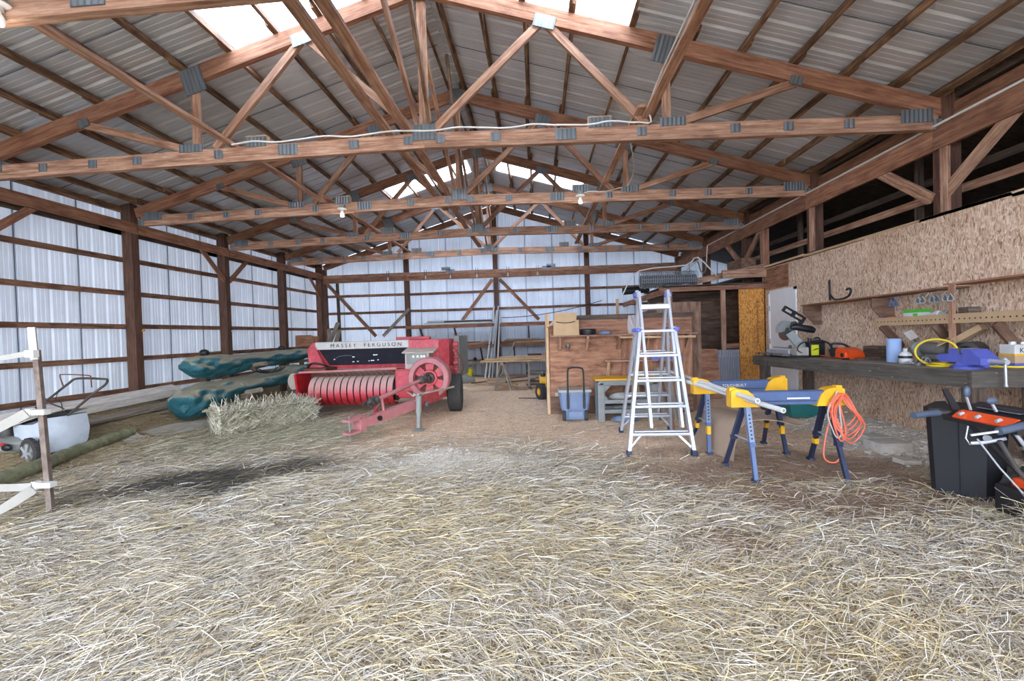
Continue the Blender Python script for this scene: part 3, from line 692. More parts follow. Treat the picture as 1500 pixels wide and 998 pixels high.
def ribbon(name, pts, w, tw, mat, lab, cat, group=None):
    P = smooth_path(pts, 10); n_ = len(P); m_ = MB(); vs = []
    for i, p in enumerate(P):
        a_ = tw[0] + (tw[1] - tw[0]) * i / (n_ - 1); d = (P[min(i + 1, n_ - 1)] - P[max(i - 1, 0)]).normalized(); _, s, u = frame(d)
        o_ = (u * cos(a_) + s * sin(a_)) * w / 2; vs += [p - o_, p + o_]
    m_.add(vs, [(2 * i, 2 * i + 2, 2 * i + 3, 2 * i + 1) for i in range(n_ - 1)])
    bm = bmesh.new(); bv = [bm.verts.new(v) for v in m_.v]; [bm.faces.new([bv[i] for i in f]) for f in m_.f]; bm.normal_update(); bmesh.ops.solidify(bm, geom=list(bm.faces), thickness=.002)
    q_ = MB(); q_._bm(bm); o = q_.build(name, mat, None, smooth=True); return tag(o, lab, cat, group)
ribbon('fence_tape', [(-4.25, 3.44, 1.35), (-4.6, 3.38, 1.30), (-5.1, 3.3, 1.27), (-5.7, 3.2, 1.28)], .045, (.1, .9), M['tape'], 'uppermost white fence tape, tied just below the post cap', 'fence tape', 'white fence tapes')
ribbon('fence_tape', [(-4.23, 3.41, .86), (-4.4, 3.2, .70), (-4.6, 2.95, .56), (-4.9, 2.6, .45)], .085, (.5, 1.3), M['tape'], 'middle white fence tape sloping down across the mower bag', 'fence tape', 'white fence tapes')
ribbon('fence_tape', [(-4.22, 3.41, .25), (-4.5, 3.42, .24), (-4.9, 3.45, .25), (-5.5, 3.5, .28)], .06, (.2, .5), M['tape'], 'lowest level white fence tape running left near the straw', 'fence tape', 'white fence tapes')
ribbon('fence_tape', [(-4.20, 3.41, .23), (-4.25, 3.28, .15), (-4.31, 3.13, .08), (-4.40, 2.98, .03)], .075, (.3, 1.7), M['tape'], 'loose twisted tape end hanging from the lowest insulator to the straw', 'fence tape', 'white fence tapes')

# ---- push mower behind the post
mw = thing('push_mower', 'push lawn mower with grey grass bag beside the left wall', 'lawn mower', (-6.2, 5.2, .05))
T('handle', M['dsteel'], mw, smooth_path([(-6.95, 5.5, .45), (-6.55, 5.5, .68), (-6.21, 5.5, .91), (-6.08, 5.5, .975), (-5.72, 5.48, .965), (-5.56, 5.4, .955), (-5.52, 5.33, .90), (-5.57, 5.25, .82), (-5.90, 5.25, .57), (-6.23, 5.25, .34), (-6.5, 5.25, .16)], 5), .015, 8)
T('bail_lever', M['rust'], mw, smooth_path([(-6.27, 5.49, .88), (-6.31, 5.49, 1.01), (-6.26, 5.49, 1.035), (-5.9, 5.47, 1.015), (-5.85, 5.46, .98), (-5.82, 5.44, .86)], 4), .008, 6)
T('cross_bar', M['dsteel'], mw, [(-6.52, 5.48, .68), (-6.15, 5.35, .62), (-5.95, 5.27, .55)], .010, 6)
T('control_cable', M['black'], mw, smooth_path([(-6.32, 5.48, .84), (-6.28, 5.4, .72), (-6.15, 5.35, .68), (-6.1, 5.32, .56)], 4), .005, 5)
ring = [(-6.26, 5.02), (-6.02, 5.06), (-5.93, 5.2), (-5.93, 5.48), (-6.02, 5.55), (-6.5, 5.55), (-6.5, 5.1)]; nr = len(ring); vs = []
for z, k in ((.10, .9), (.20, .98), (.34, 1.0), (.46, .99), (.53, .95)):
    for x, y in ring: vs.append((-6.2 + (x + 6.2) * k + .02 * random.uniform(-1, 1), 5.3 + (y - 5.3) * k + .012 * random.uniform(-1, 1), z - (.10 if (z > .5 and x < -6.2) else 0)))
fs = [(i * nr + j, i * nr + (j + 1) % nr, (i + 1) * nr + (j + 1) % nr, (i + 1) * nr + j) for i in range(4) for j in range(nr)] + [tuple(range(nr)), tuple(range(4 * nr, 5 * nr))]
bgp = MB().add(vs, fs).build('grass_bag', M['bagcloth'], mw, smooth=True)
B('bag_mark', M['red_bright'], bgp, (-6.20, 4.995, .24), (-6.14, 5.03, .275))
MB().grid(lambda u, v: (-6.92 + .95 * u, 5.0 + .52 * v, .34 + .24 * u + .03 * sin(v * pi) + .01 * sin(u * 9)), 8, 4, thick=.01).build('bag_flap', M['cloth'], mw, smooth=True)
w_ = wheel(mw, 'rear_wheel', (-6.08, 4.92, .15), .17, .06, M['tyre'], M['greyplastic'], (.3, 1, 0), .68, 26)
for k in range(5):
    a_ = k * 2 * pi / 5; MB().bar((-6.09, 4.885, .15), (-6.09 + .11 * cos(a_), 4.885 - .033 * cos(a_), .15 + .11 * sin(a_)), .03, .012, (0, 1, 0)).build('spoke', M['alu'], w_)
wheel(mw, 'front_wheel', (-6.85, 4.98, .15), .12, .05, M['tyre'], M['greyplastic'], (.25, 1, 0), .65, 20)
MB().lathe([(.12, 0), (.30, .02), (.33, .06), (.30, .14), (.20, .18), (.0, .19)], (-6.6, 5.15, .12), n=20).build('mower_deck', M['greyplastic'], mw, smooth=True)
MB().lathe([(.14, .0), (.15, .12), (.12, .2), (.0, .22)], (-6.7, 5.2, .28), n=18).build('engine', M['black'], mw, smooth=True)
MB().ico((-6.42, 4.92, .24), .04, 2, (1.3, .7, .8)).build('red_cap', M['red_bright'], mw, smooth=True); MB().ico((-6.35, 4.9, .22), .05, 2, (1.3, .7, .9)).build('hinge_cover', M['black'], mw, smooth=True)

# ---- mossy log, white boards, grey sheet along the left wall
P = smooth_path([(-5.36, 3.5, .075), (-5.45, 4.14, .075), (-5.58, 4.6, .08), (-5.83, 5.21, .08), (-5.92, 5.65, .10), (-6.0, 6.15, .13)], 6)
lg = MB().tube(P, [.088 - .02 * i / len(P) + .008 * sin(i * 2.1) for i in range(len(P))], 14).build('log', M['log'], None, smooth=True)
tag(lg, 'long mossy log lying on the straw in front of the mower', 'log')
wbd = R('trim_plank', M['white_wood'], None, (-6.95, 5.1, .45), (-7.12, 8.35, .52), .30, .035, (.45, 0, 1)); tag(wbd, 'long white board lying along the base of the left wall', 'board')
o = R('trim_plank', M['white_wood'], None, (-6.80, 5.0, .40), (-6.96, 8.1, .46), .12, .03, (1, 0, .15)); tag(o, 'narrow white board on edge in front of the wider white one', 'board')
o = R('plank', M['grey'], None, (-6.55, 5.4, .28), (-6.75, 9.0, .33), .2, .04, (.2, 0, 1)); tag(o, 'dark grey plank on the ground beside the white boards', 'board')
o = MB().grid(lambda u, v: (-6.05 + .45 * u + .1 * v, 6.35 + 1.2 * v, gz1(-6.05 + .45 * u, 6.35 + 1.2 * v) + .03 + .012 * sin(u * 9 + v * 5)), 6, 8, thick=.004).build('plastic_sheet', M['cloth'], None, smooth=True); tag(o, 'crumpled pale grey plastic sheet lying on straw left of the hay bale', 'plastic sheet')
o = MB().grid(lambda u, v: (-6.10 + .35 * u, 5.95 + .3 * v, gz1(-6.1 + .5 * u, 6.0) + .03 + .02 * sin(u * 6)), 5, 4, thick=.02).build('scrap_board', M['white_wood'], None); tag(o, 'small pinkish white scrap lying behind the mower bag', 'scrap')

# ---- tarp-wrapped machine arms on their rack
def bundle(name, path, radii, seed, lab, flat=1.0):
    P = smooth_path(path, 16); n_ = len(P); k_ = 44; vs = []; rs_ = np.random.RandomState(seed); ph = rs_.rand(8) * 6
    ra = np.interp(np.linspace(0, 1, n_), np.linspace(0, 1, len(radii)), radii)
    for i, p in enumerate(P):
        d = (P[min(i + 1, n_ - 1)] - P[max(i - 1, 0)]).normalized(); _, s, u = frame(d); f_ = i / n_
        for k in range(k_):
            a_ = 2 * pi * k / k_
            fold = .09 * sin(3 * a_ + ph[0] + 5 * f_) + .06 * sin(5 * a_ - 9 * f_ + ph[1]) + .06 * sin(14 * f_ + 2 * a_ + ph[2]) + .05 * sin(33 * f_ + 3 * a_ + ph[3]) + .035 * sin(9 * a_ + 26 * f_ + ph[4]) + .03 * sin(47 * f_ - 6 * a_ + ph[6])
            fold += .09 * (abs(sin(2.5 * a_ + 11 * f_ + ph[6])) - .5) + .07 * (abs(sin(19 * f_ - 2 * a_ + ph[7])) - .5) + .05 * (abs(sin(4 * a_ - 27 * f_ + ph[0])) - .5)
            low = .22 * max(0, -sin(a_)) * (sin(8 * f_ + ph[5])) - .10 * max(0, sin(a_))
            r_ = ra[i] * (1 + fold + low); vs.append(p + s * (cos(a_) * r_ * 1.05) + u * (sin(a_) * r_ * flat))
    fs = [(i * k_ + k, i * k_ + (k + 1) % k_, (i + 1) * k_ + (k + 1) % k_, (i + 1) * k_ + k) for i in range(n_ - 1) for k in range(k_)] + [tuple(range(k_ - 1, -1, -1)), tuple(range((n_ - 1) * k_, n_ * k_))]
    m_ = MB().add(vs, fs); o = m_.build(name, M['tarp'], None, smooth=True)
    sd = o.modifiers.new('sub', 'SUBSURF'); sd.levels = sd.render_levels = 1
    return tag(o, lab, 'tarp bundle', 'tarp wrapped bundles')
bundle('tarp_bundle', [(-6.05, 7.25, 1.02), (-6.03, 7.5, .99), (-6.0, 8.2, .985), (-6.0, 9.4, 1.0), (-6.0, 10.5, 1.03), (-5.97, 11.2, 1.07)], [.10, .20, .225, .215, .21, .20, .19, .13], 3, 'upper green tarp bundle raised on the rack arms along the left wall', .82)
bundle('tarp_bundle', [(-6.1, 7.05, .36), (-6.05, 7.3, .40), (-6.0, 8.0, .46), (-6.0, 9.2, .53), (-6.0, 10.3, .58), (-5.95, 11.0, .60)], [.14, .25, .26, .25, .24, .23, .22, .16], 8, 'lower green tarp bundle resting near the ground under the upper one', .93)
rk = thing('storage_rack', 'timber rack with short dark posts holding up the two tarp bundles', 'rack', (-6.2, 9, .3))
for py in (8.05, 10.6):
    R('post', M['dark'], rk, (-6.32, py, .15), (-6.32, py, 1.20), .12, .1, (0, 1, 0)); MB().ico((-6.32, py, 1.21), .085, 2, (1, 1, .8)).build('post_cap', M['black'], rk, smooth=True)
for py, z in ((8.7, .80), (10.95, .82)): R('arm', M['dark'], rk, (-6.4, py, z + .02), (-5.72, py - .02, z + .06), .09, .07)
for py, z in ((8.45, .30), (10.7, .36)): R('arm', M['grey'], rk, (-6.4, py, z - .05), (-5.66, py - .1, z + .06), .1, .09)
MB().cyl((-5.75, 8.66, .92), (-5.45, 8.58, .95), .045).build('pole_end', M['grey'], rk, smooth=True)
MB().cyl((-5.72, 8.35, .40), (-5.36, 8.24, .46), .05).build('pole_end', M['grey'], rk, smooth=True)
for k in range(3):
    T('strap', M['black'], rk, arc((-5.8, 8.6 + .1 * k, .84), (-5.78, 9.5 + .15 * k, .80), (.05, 0, -.1)), .012, 6)
o = thing('wooden_box', 'small brown wooden box on the girt behind the upper tarp bundle', 'box', (-7.0, 13.2, 1.2))
B('box_side', M['ply'], o, (-7.25, 12.9, 1.19), (-6.95, 13.25, 1.54)); B('box_front', M['beam'], o, (-7.25, 12.88, 1.19), (-6.72, 12.9, 1.52)); B('box_post', M['dark'], o, (-7.2, 12.95, .3), (-7.1, 13.05, 1.2)); B('box_end', M['ply'], o, (-6.92, 12.95, 1.19), (-6.72, 13.25, 1.5))
for i, (xa, za, xb, zb, lab) in enumerate(((-7.15, .3, -6.78, 1.95, 'grey board leaning in the far left corner, tilted right'), (-6.72, .35, -7.1, 1.75, 'short grey plank leaning left against the corner post'), (-6.6, .4, -6.75, 1.7, 'upright grey plank in the far left corner behind the baler'))):
    o = R('leaning_board', M['grey'], None, (xa, 13.9 - .15 * i, za), (xb, 14.75, zb), .14, .03, (0, -1, .3)); tag(o, lab, 'board', 'boards leaning in the far left corner')

# ---- hay bale
c0, c1 = Vector((-4.62, 6.15, 0)), Vector((-3.78, 7.15, 0)); la = (c1 - c0).normalized(); lp = Vector((-la.y, la.x, 0)); Lb, Wb, Hb = (c1 - c0).length, .48, .40
cz = gz1(-4.2, 6.7) - .03
bale = thing('hay_bale', 'square hay bale lying on loose hay in front of the baler', 'hay bale', (c0 + la * Lb / 2 + lp * Wb / 2 + Vector((0, 0, cz))))
bm = bmesh.new(); bmesh.ops.create_cube(bm, size=1); bmesh.ops.subdivide_edges(bm, edges=bm.edges[:], cuts=9, use_grid_fill=True)
for v in bm.verts:
    k = .5 + v.co.x; q3 = Vector((abs(v.co.x) * 2, abs(v.co.y) * 2, abs(v.co.z) * 2)); rnd_ = max(0, q3.x + q3.y + q3.z - 2.2) * .05
    co = c0 + la * (k * Lb) + lp * ((v.co.y + .5) * Wb); groove = .03 * math.exp(-((k - .52) / .035) ** 2)
    cen = c0 + la * (Lb / 2) + lp * (Wb / 2); z = (v.co.z + .5) * Hb; n3 = .022 * random.uniform(-1, 1)
    d3 = Vector((co.x - cen.x, co.y - cen.y, z - Hb / 2)); f_ = 1 - rnd_ - groove + n3
    v.co = Vector((cen.x + d3.x * f_, cen.y + d3.y * f_, cz + Hb / 2 + d3.z * f_))
mcore = MB(); mcore._bm(bm); core = mcore.build('bale_body', plain('dry_hay', '8d8875', .95, dirt=.7, dirtc='4a4738', var=.3, sc=25), bale)
for off in (.13, .35):
    P = [c0 + la * (-.01) + lp * off + Vector((0, 0, cz + .02)), c0 + la * (-.012) + lp * off + Vector((0, 0, cz + Hb)), c0 + la * (Lb / 2) + lp * off + Vector((0, 0, cz + Hb + .008)), c1 + la * .012 + lp * off + Vector((0, 0, cz + Hb)), c1 + la * .01 + lp * off + Vector((0, 0, cz + .02))]
    T('twine', M['tape'], bale, P, .003, 5)

# ---- straw, one strand = a bent flat ribbon
def strands(name, xyz, L, wdt, ang, pit, cols, parent=None, curl=.25, label=None, normal_up=True, segs=3):
    n_ = len(xyz); t_ = np.linspace(-.5, .5, segs + 1)[None, :]
    cu = (RS.rand(n_, 1) - .5) ** 3 * 8 * curl; th = ang[:, None] + cu * t_ * 4
    dx = np.cos(th) * np.cos(pit[:, None]); dy = np.sin(th) * np.cos(pit[:, None]); dzz = np.repeat(np.sin(pit[:, None]), segs + 1, 1)
    st = L[:, None] / segs
    px_ = xyz[:, 0:1] + np.cumsum(dx * st, 1) - L[:, None] / 2 * np.cos(ang[:, None]) * np.cos(pit[:, None])
    py_ = xyz[:, 1:2] + np.cumsum(dy * st, 1) - L[:, None] / 2 * np.sin(ang[:, None]) * np.cos(pit[:, None])
    pz_ = xyz[:, 2:3] + np.cumsum(dzz * st, 1) - L[:, None] / 2 * np.sin(pit[:, None]) + .012 * RS.rand(n_, 1) * np.cos(t_ * 3)
    nxp, nyp = -np.sin(th), np.cos(th); tilt = (RS.rand(n_, 1) - .5) * 1.6; ww = wdt[:, None] / 2
    ax_, ay_, az_ = nxp * np.cos(tilt) * ww, nyp * np.cos(tilt) * ww, np.sin(tilt) * ww * np.ones_like(nxp)
    V = np.stack([np.stack([px_ - ax_, py_ - ay_, pz_ - az_], -1), np.stack([px_ + ax_, py_ + ay_, pz_ + az_], -1)], 2).reshape(-1, 3)
    base = (np.arange(n_) * (segs + 1) * 2)[:, None] + (np.arange(segs) * 2)[None, :]
    Q = np.stack([base, base + 1, base + 3, base + 2], -1).reshape(-1, 4)
    me = bpy.data.meshes.new(name); off = np.array(root_of(parent).location if parent else (0, 0, 0))
    me.vertices.add(len(V)); me.vertices.foreach_set('co', (V - off).astype('f').ravel()); me.loops.add(Q.size); me.loops.foreach_set('vertex_index', Q.ravel().astype('i'))
    me.polygons.add(len(Q)); me.polygons.foreach_set('loop_start', np.arange(0, Q.size, 4, dtype='i')); me.update(calc_edges=True)
    c4 = np.ones((n_, 4), 'f'); c4[:, :3] = cols; a = me.attributes.new('col', 'FLOAT_COLOR', 'POINT'); a.data.foreach_set('color', np.repeat(c4, (segs + 1) * 2, 0).ravel())
    me.materials.append(M['straw']); o = bpy.data.objects.new(name, me); COL.objects.link(o); o['kind'] = 'stuff'
    if parent: o.parent = parent
    if label: o['label'] = label
    return o
PAL = np.array([lin(h)[:3] for h in ('e2ddd2', 'd6cfc2', 'cbc3b5', 'bcb3a5', 'd6c8a4', 'c6b388', 'ebe8e1', 'a29a8e', '8c8276', 'c1beb7')])
def straw_cols(x, y):
    n_ = len(x); c = PAL[RS.randint(0, len(PAL), n_)].copy()
    yel = smooth(.52, .72, vnoise(x + 20, y, .9)) * smooth(4.8, 3.4, y) + .17; pick = RS.rand(n_) < yel * .5; c[pick] = PAL[RS.choice([4, 5, 3], pick.sum())]
    damp, brown, gravel, dirt = masks(x, y)
    c *= (1 - .83 * damp * (RS.rand(n_) > .10))[:, None]
    b_ = (brown * (RS.rand(n_) > .35))[:, None]; c = c * (1 - .6 * b_) + .6 * b_ * np.array(lin('8a6f58')[:3])
    left = smooth(-4.6, -5.8, x)[:, None] * .6; c = c * (1 - left) + left * np.array(lin('a18f63')[:3])
    return np.clip(c * (.58 + .66 * RS.rand(n_, 1)), 0, .88)
def scatter(n_, ya, yb, xr=1.24, dens=None):
    y = ya + (yb - ya) * RS.rand(n_); x = (RS.rand(n_) * 2 - 1) * (y * xr + .35); x = x + .06 * y * 0
    keep = (x > -7.3) & (x < 4.5)
    if dens is not None: keep &= RS.rand(n_) < dens(x, y)
    return x[keep], y[keep]
def straw_dens(x, y):
    damp, brown, gravel, dirt = masks(x, y)
    d = 1 - .93 * dirt - .80 * brown - .85 * gravel - .5 * damp
    return np.clip(d * (.55 + .9 * vnoise(x, y, 1.6)), .05, 1)
def lay(nm, n_, ya, yb, L0, L1, w0, w1, lab, dens=straw_dens, curl=.3, zoff=.0):
    x, y = scatter(n_, ya, yb, dens=dens); k_ = len(x)
    flow = .35 + 1.1 * (vnoise(x, y, .55) - .5) * 2 + .5 * smooth(-.5, 3, x) * -1.0
    ang = flow + RS.randn(k_) * .62; wild = RS.rand(k_) < .4; ang[wild] = RS.rand(wild.sum()) * 6.3; pit = RS.randn(k_) * .12
    z = gz(x, y) + .006 + .028 * RS.rand(k_) ** 1.6 + zoff
    return strands(nm, np.stack([x, y, z], 1), L0 + (L1 - L0) * RS.rand(k_), w0 + (w1 - w0) * RS.rand(k_), ang, pit, straw_cols(x, y), None, curl, lab)
lay('straw', 46000, 1.45, 2.9, .04, .22, .0012, .0036, 'pale dry straw covering the floor nearest the camera')
lay('straw', 60000, 2.9, 4.8, .05, .26, .002, .0055, 'loose straw bedding over the middle of the floor', zoff=-.002)
lay('straw', 42000, 4.8, 8.2, .06, .26, .003, .006, 'thin scattered straw on the farther dirt floor', zoff=-.004)
# loose hay round the bale
n_ = 16000; x = -4.1 + RS.randn(n_) * .75; y = 6.35 + RS.randn(n_) * .55; k = (x < -2.3)
x, y = x[k], y[k]; cH = np.array([lin(h)[:3] for h in ('b9b5a0', 'a8a58f', 'cfcbb8', '918d78', 'bdb697')])[RS.randint(0, 5, len(x))] * (.75 + .4 * RS.rand(len(x), 1))
z = gz(x, y) + .01 + .05 * RS.rand(len(x)) * np.exp(-((x + 4) ** 2 + (y - 6.3) ** 2))
strands('loose_hay', np.stack([x, y, z], 1), .08 + .22 * RS.rand(len(x)), .003 + .003 * RS.rand(len(x)), .2 + RS.randn(len(x)) * .9, RS.randn(len(x)) * .15, cH, None, .4, 'grey green loose hay spread in front of the bale')
# fuzz on the bale
n_ = 11000; fa = RS.choice(4, n_, p=[.33, .46, .18, .03]); u = RS.rand(n_); v = RS.rand(n_); pts = np.zeros((n_, 3)); ang = np.zeros(n_); pit = np.zeros(n_)
la_, lp_ = np.array(la), np.array(lp); aL = math.atan2(la.y, la.x)
for i in range(n_):
    if fa[i] == 0: p = np.array(c0) + la_ * Lb * u[i] + lp_ * Wb * v[i] + [0, 0, cz + Hb + .004]; ang[i] = RS.rand() * 6.3; pit[i] = RS.randn() * .10
    elif fa[i] == 1: p = np.array(c0) + la_ * Lb * u[i] - lp_ * .008 + [0, 0, cz + Hb * (.5 + (v[i] - .5) * .72)]; ang[i] = aL + RS.randn() * .09; pit[i] = RS.choice([1, -1]) * (.4 + RS.rand() * 1.1)
    elif fa[i] == 2: p = np.array(c0) - la_ * .008 + lp_ * Wb * u[i] + [0, 0, cz + Hb * (.5 + (v[i] - .5) * .72)]; ang[i] = aL + pi / 2 + RS.randn() * .1; pit[i] = RS.choice([1, -1]) * (.4 + RS.rand() * 1.1)
    else: p = np.array(c0) + la_ * Lb * u[i] + lp_ * Wb * RS.rand() + [0, 0, cz + Hb + .01]; ang[i] = RS.rand() * 6.3; pit[i] = .5 + RS.rand() * .7
    pts[i] = p
hc = np.array([lin(h)[:3] for h in ('dad7c8', 'c6c3b0', 'ecebe2', 'a6a28e', 'd6cfb4', '6f6b58')])[RS.randint(0, 6, n_)] * (.8 + .35 * RS.rand(n_, 1))
strands('bale_straw', pts, .07 + .20 * RS.rand(n_), .004 + .006 * RS.rand(n_), ang, pit, hc, bale, .12)
# pebbles on the bare patches
def pebbles(nm, n_, cx, cy, rx, ry, lab, r0=.006, r1=.028):
    m_ = MB()
    for i in range(n_):
        x = cx + rx * RS.randn() * .5; y = cy + ry * RS.randn() * .5
        if x > 4.58: continue
        r_ = r0 + (r1 - r0) * RS.rand() ** 3
        bm = bmesh.new(); bmesh.ops.create_icosphere(bm, subdivisions=1, radius=1)
        sq = (1, .7 + .5 * RS.rand(), .5 + .3 * RS.rand()); z = gz1(x, y)
        for v in bm.verts: k = r_ * (1 + .3 * (RS.rand() - .5)); v.co = Vector((x + v.co.x * k * sq[0], y + v.co.y * k * sq[1], z + r_ * .3 + v.co.z * k * sq[2]))
        m_._bm(bm)
    o = m_.build(nm, M['stone'], None, smooth=True, kind='stuff', fix=False); o['label'] = lab
pebbles('gravel', 520, -1.0, 4.85, 1.5, .8, 'pale gravel patch in the middle of the floor')
pebbles('gravel', 900, 4.05, 5.6, .55, 2.3, 'grey gravel along the foot of the strand board wall', .008, .035)
pebbles('gravel', 420, .4, 7.0, 3.0, 3.2, 'scattered small stones on the dirt floor', .004, .016)
# ================================================================== BALER
bl = thing('hay_baler', 'old faded red hay baler with pink flywheel and lettered white strip', 'hay baler', (-2.9, 8.4, 0))
yfB = 8.4
# hood: sloping black front, red sides
MB().prism([(8.34, 1.20), (8.30, 1.335), (9.5, 1.335), (9.6, .75), (8.55, .70)], -4.33, -2.42, 'yz').build('hood', M['red'], bl)
MB().prism([(8.30, 1.20), (8.27, 1.335), (8.30, 1.345), (8.36, 1.20)], -4.27, -2.44, 'yz').build('name_strip', M['tin'], bl)
text(bl, 'MASSEY  FERGUSON', (-3.28, 8.275, 1.265), .105, M['black'], (radians(84), 0, 0), 1.55)
m_ = MB(); q0 = [(-4.22, 8.315, 1.195), (-2.44, 8.315, 1.195), (-2.44, 8.51, .81), (-4.06, 8.51, .81)]; m_.add(q0 + [(x, y + .03, z) for x, y, z in q0], [(0, 1, 2, 3), (4, 7, 6, 5), (0, 4, 5, 1), (1, 5, 6, 2), (2, 6, 7, 3), (3, 7, 4, 0)])
pn = m_.build('front_panel', M['black_panel'], bl)
for xs, zs, w_ in ((-3.98, .99, .03), (-3.6, 1.03, .05), (-3.62, .935, .04), (-3.53, .94, .04), (-3.30, .945, .03), (-3.18, 1.06, .09), (-3.25, .95, .07), (-3.12, .96, .03)):
    yy = 8.50 - (zs - .84) / .355 * .185; MB().prism([(xs, zs), (xs + w_, zs + .006), (xs + w_ * .9, zs + .02), (xs + w_ * .4, zs + .016), (xs + .004, zs + .028)], yy - .014, yy + .004).build('paint_chip', M['tin'], pn)
T('paint_scratch', M['greyplastic'], pn, [(-3.93, 8.39, 1.025), (-3.85, 8.37, 1.06), (-3.72, 8.365, 1.075), (-3.6, 8.365, 1.07)], .004, 5)
B('trim_edge', M['steel'], bl, (-4.07, 8.485, .795), (-2.44, 8.515, .812))
MB().prism([(8.52, .80), (8.53, .60), (9.3, .6), (9.3, .83)], -4.05, -2.42, 'yz').build('lower_skirt', M['red_bright'], bl)
MB().prism([(-4.44, 1.2), (-4.33, 1.335), (-4.27, 1.335), (-4.25, 1.19), (-4.08, .8), (-4.40, .8)], 8.29, 8.34).build('side_frame', M['red'], bl)
# right chamber
MB().prism([(-2.43, 8.2), (-1.86, 8.2), (-1.70, 8.36), (-1.70, 9.7), (-2.43, 9.7)], .74, 1.335, 'xy').build('chamber_cover', M['red'], bl)
B('chamber_top', M['red'], bl, (-2.9, 8.9, 1.335), (-2.2, 9.05, 1.40), .02)
B('knotter_cover', M['greyplastic'], bl, (-1.70, 8.8, .55), (-1.58, 9.9, 1.40), .03)
for i in range(6): MB().cyl((-1.66, 8.6, .62 + i * .12), (-1.57, 8.6, .62 + i * .12), .035 + .01 * (i % 3), 10).build('knotter_wheel', M['red'], bl, smooth=True)
R('knotter_rod', M['red'], bl, (-1.60, 8.58, .5), (-1.62, 8.6, 1.3), .03, .03); T('twine_tube', M['rust'], bl, arc((-1.6, 8.2, 1.2), (-1.5, 8.4, .6), (.12, -.05, 0)), .012, 6)
# control housing
MB().prism([(7.92, .80), (7.92, 1.11), (8.22, 1.17), (8.22, .80)], -2.42, -1.98, 'yz').build('twine_box', M['cream'], bl)
MB().prism([(7.86, 1.10), (7.86, 1.12), (8.24, 1.20), (8.24, 1.17)], -2.46, -1.88, 'yz').build('box_lid', M['cream'], bl)
B('maker_plate', M['greyplastic'], bl, (-2.39, 7.905, .90), (-2.02, 7.922, 1.08))
for xs in (-2.28, -2.2, -2.13, -2.08): B('plate_mark', M['tin'], bl, (xs, 7.9, 1.02), (xs + .035, 7.906, 1.06))
# gearbox and flywheel
B('gearbox', M['red'], bl, (-2.58, 7.78, .42), (-1.62, 8.5, .82), .05); B('casting', M['red'], bl, (-2.55, 7.72, .36), (-2.2, 8.0, .80), .03)
B('gearbox_foot', M['red_bright'], bl, (-2.50, 7.7, .32), (-1.75, 7.95, .45), .02); B('data_label', M['tin'], bl, (-2.22, 7.685, .36), (-2.03, 7.699, .41))
FC = Vector((-1.88, 7.55, .685))
MB().lathe([(.255, -.10), (.265, -.13), (.335, -.13), (.352, -.11), (.352, .11), (.335, .13), (.265, .13), (.255, .10)], FC, (0, 1, 0), 48, closed=True).build('flywheel_rim', M['red_dusty'], bl, smooth=True)
fw = MB().lathe([(.05, -.05), (.13, -.05), (.14, -.03), (.14, .04), (.05, .05)], FC, (0, 1, 0), 28).build('flywheel_hub', M['red'], bl, smooth=True)
for k in range(6):
    a_ = k * pi / 3 + .5; d_ = Vector((cos(a_), 0, sin(a_))); s_ = Vector((-sin(a_), 0, cos(a_))); w1, w2 = .055, .085
    q_ = [FC + d_ * .12 - s_ * w1, FC + d_ * .265 - s_ * w2, FC + d_ * .265 + s_ * w2, FC + d_ * .12 + s_ * w1]
    MB().add([p + Vector((0, -.025, 0)) for p in q_] + [p + Vector((0, .035, 0)) for p in q_], [(0, 1, 2, 3), (7, 6, 5, 4), (0, 4, 5, 1), (1, 5, 6, 2), (2, 6, 7, 3), (3, 7, 4, 0)]).build('flywheel_spoke', M['red'], bl)
MB().lathe([(.255, .06), (.255, .08), (.02, .08), (.02, .06)], FC, (0, 1, 0), 32).build('flywheel_back', M['rust'], bl, smooth=True)
MB().lathe([(.0, -.20), (.05, -.2), (.055, -.12), (.09, -.10), (.10, -.05), (.0, -.05)], FC, (0, 1, 0), 18).build('shear_hub', M['dsteel'], bl, smooth=True)
# drive shaft with universal joints
JA, JB = Vector((-1.90, 7.30, .70)), Vector((-2.40, 6.15, .48)); dj = (JB - JA).normalized()
MB().cyl(JA + dj * .08, JB - dj * .1, .028, 12).cyl(JA + dj * .55, JB - dj * .1, .034, 12).build('drive_shaft', M['red_dusty'], bl, smooth=True)
for J, mt in ((JA, M['dsteel']), (JB, M['dsteel'])):
    m_ = MB(); _, s_, u_ = frame(dj)
    m_.cyl(J - s_ * .075, J + s_ * .075, .022, 10).cyl(J - u_ * .075, J + u_ * .075, .022, 10).ico(J, .05, 2)
    for sg in (-1, 1): m_.bar(J + s_ * .055 * sg, J + s_ * .055 * sg + dj * .1, .02, .05, u_).bar(J + u_ * .055 * sg, J + u_ * .055 * sg - dj * .1, .05, .02, u_)
    m_.lathe([(.045, .08), (.07, .09), (.07, .13), (.04, .14)], J, dj * (1 if J is JA else -1), 14); m_.build('universal_joint', mt, bl, smooth=True)
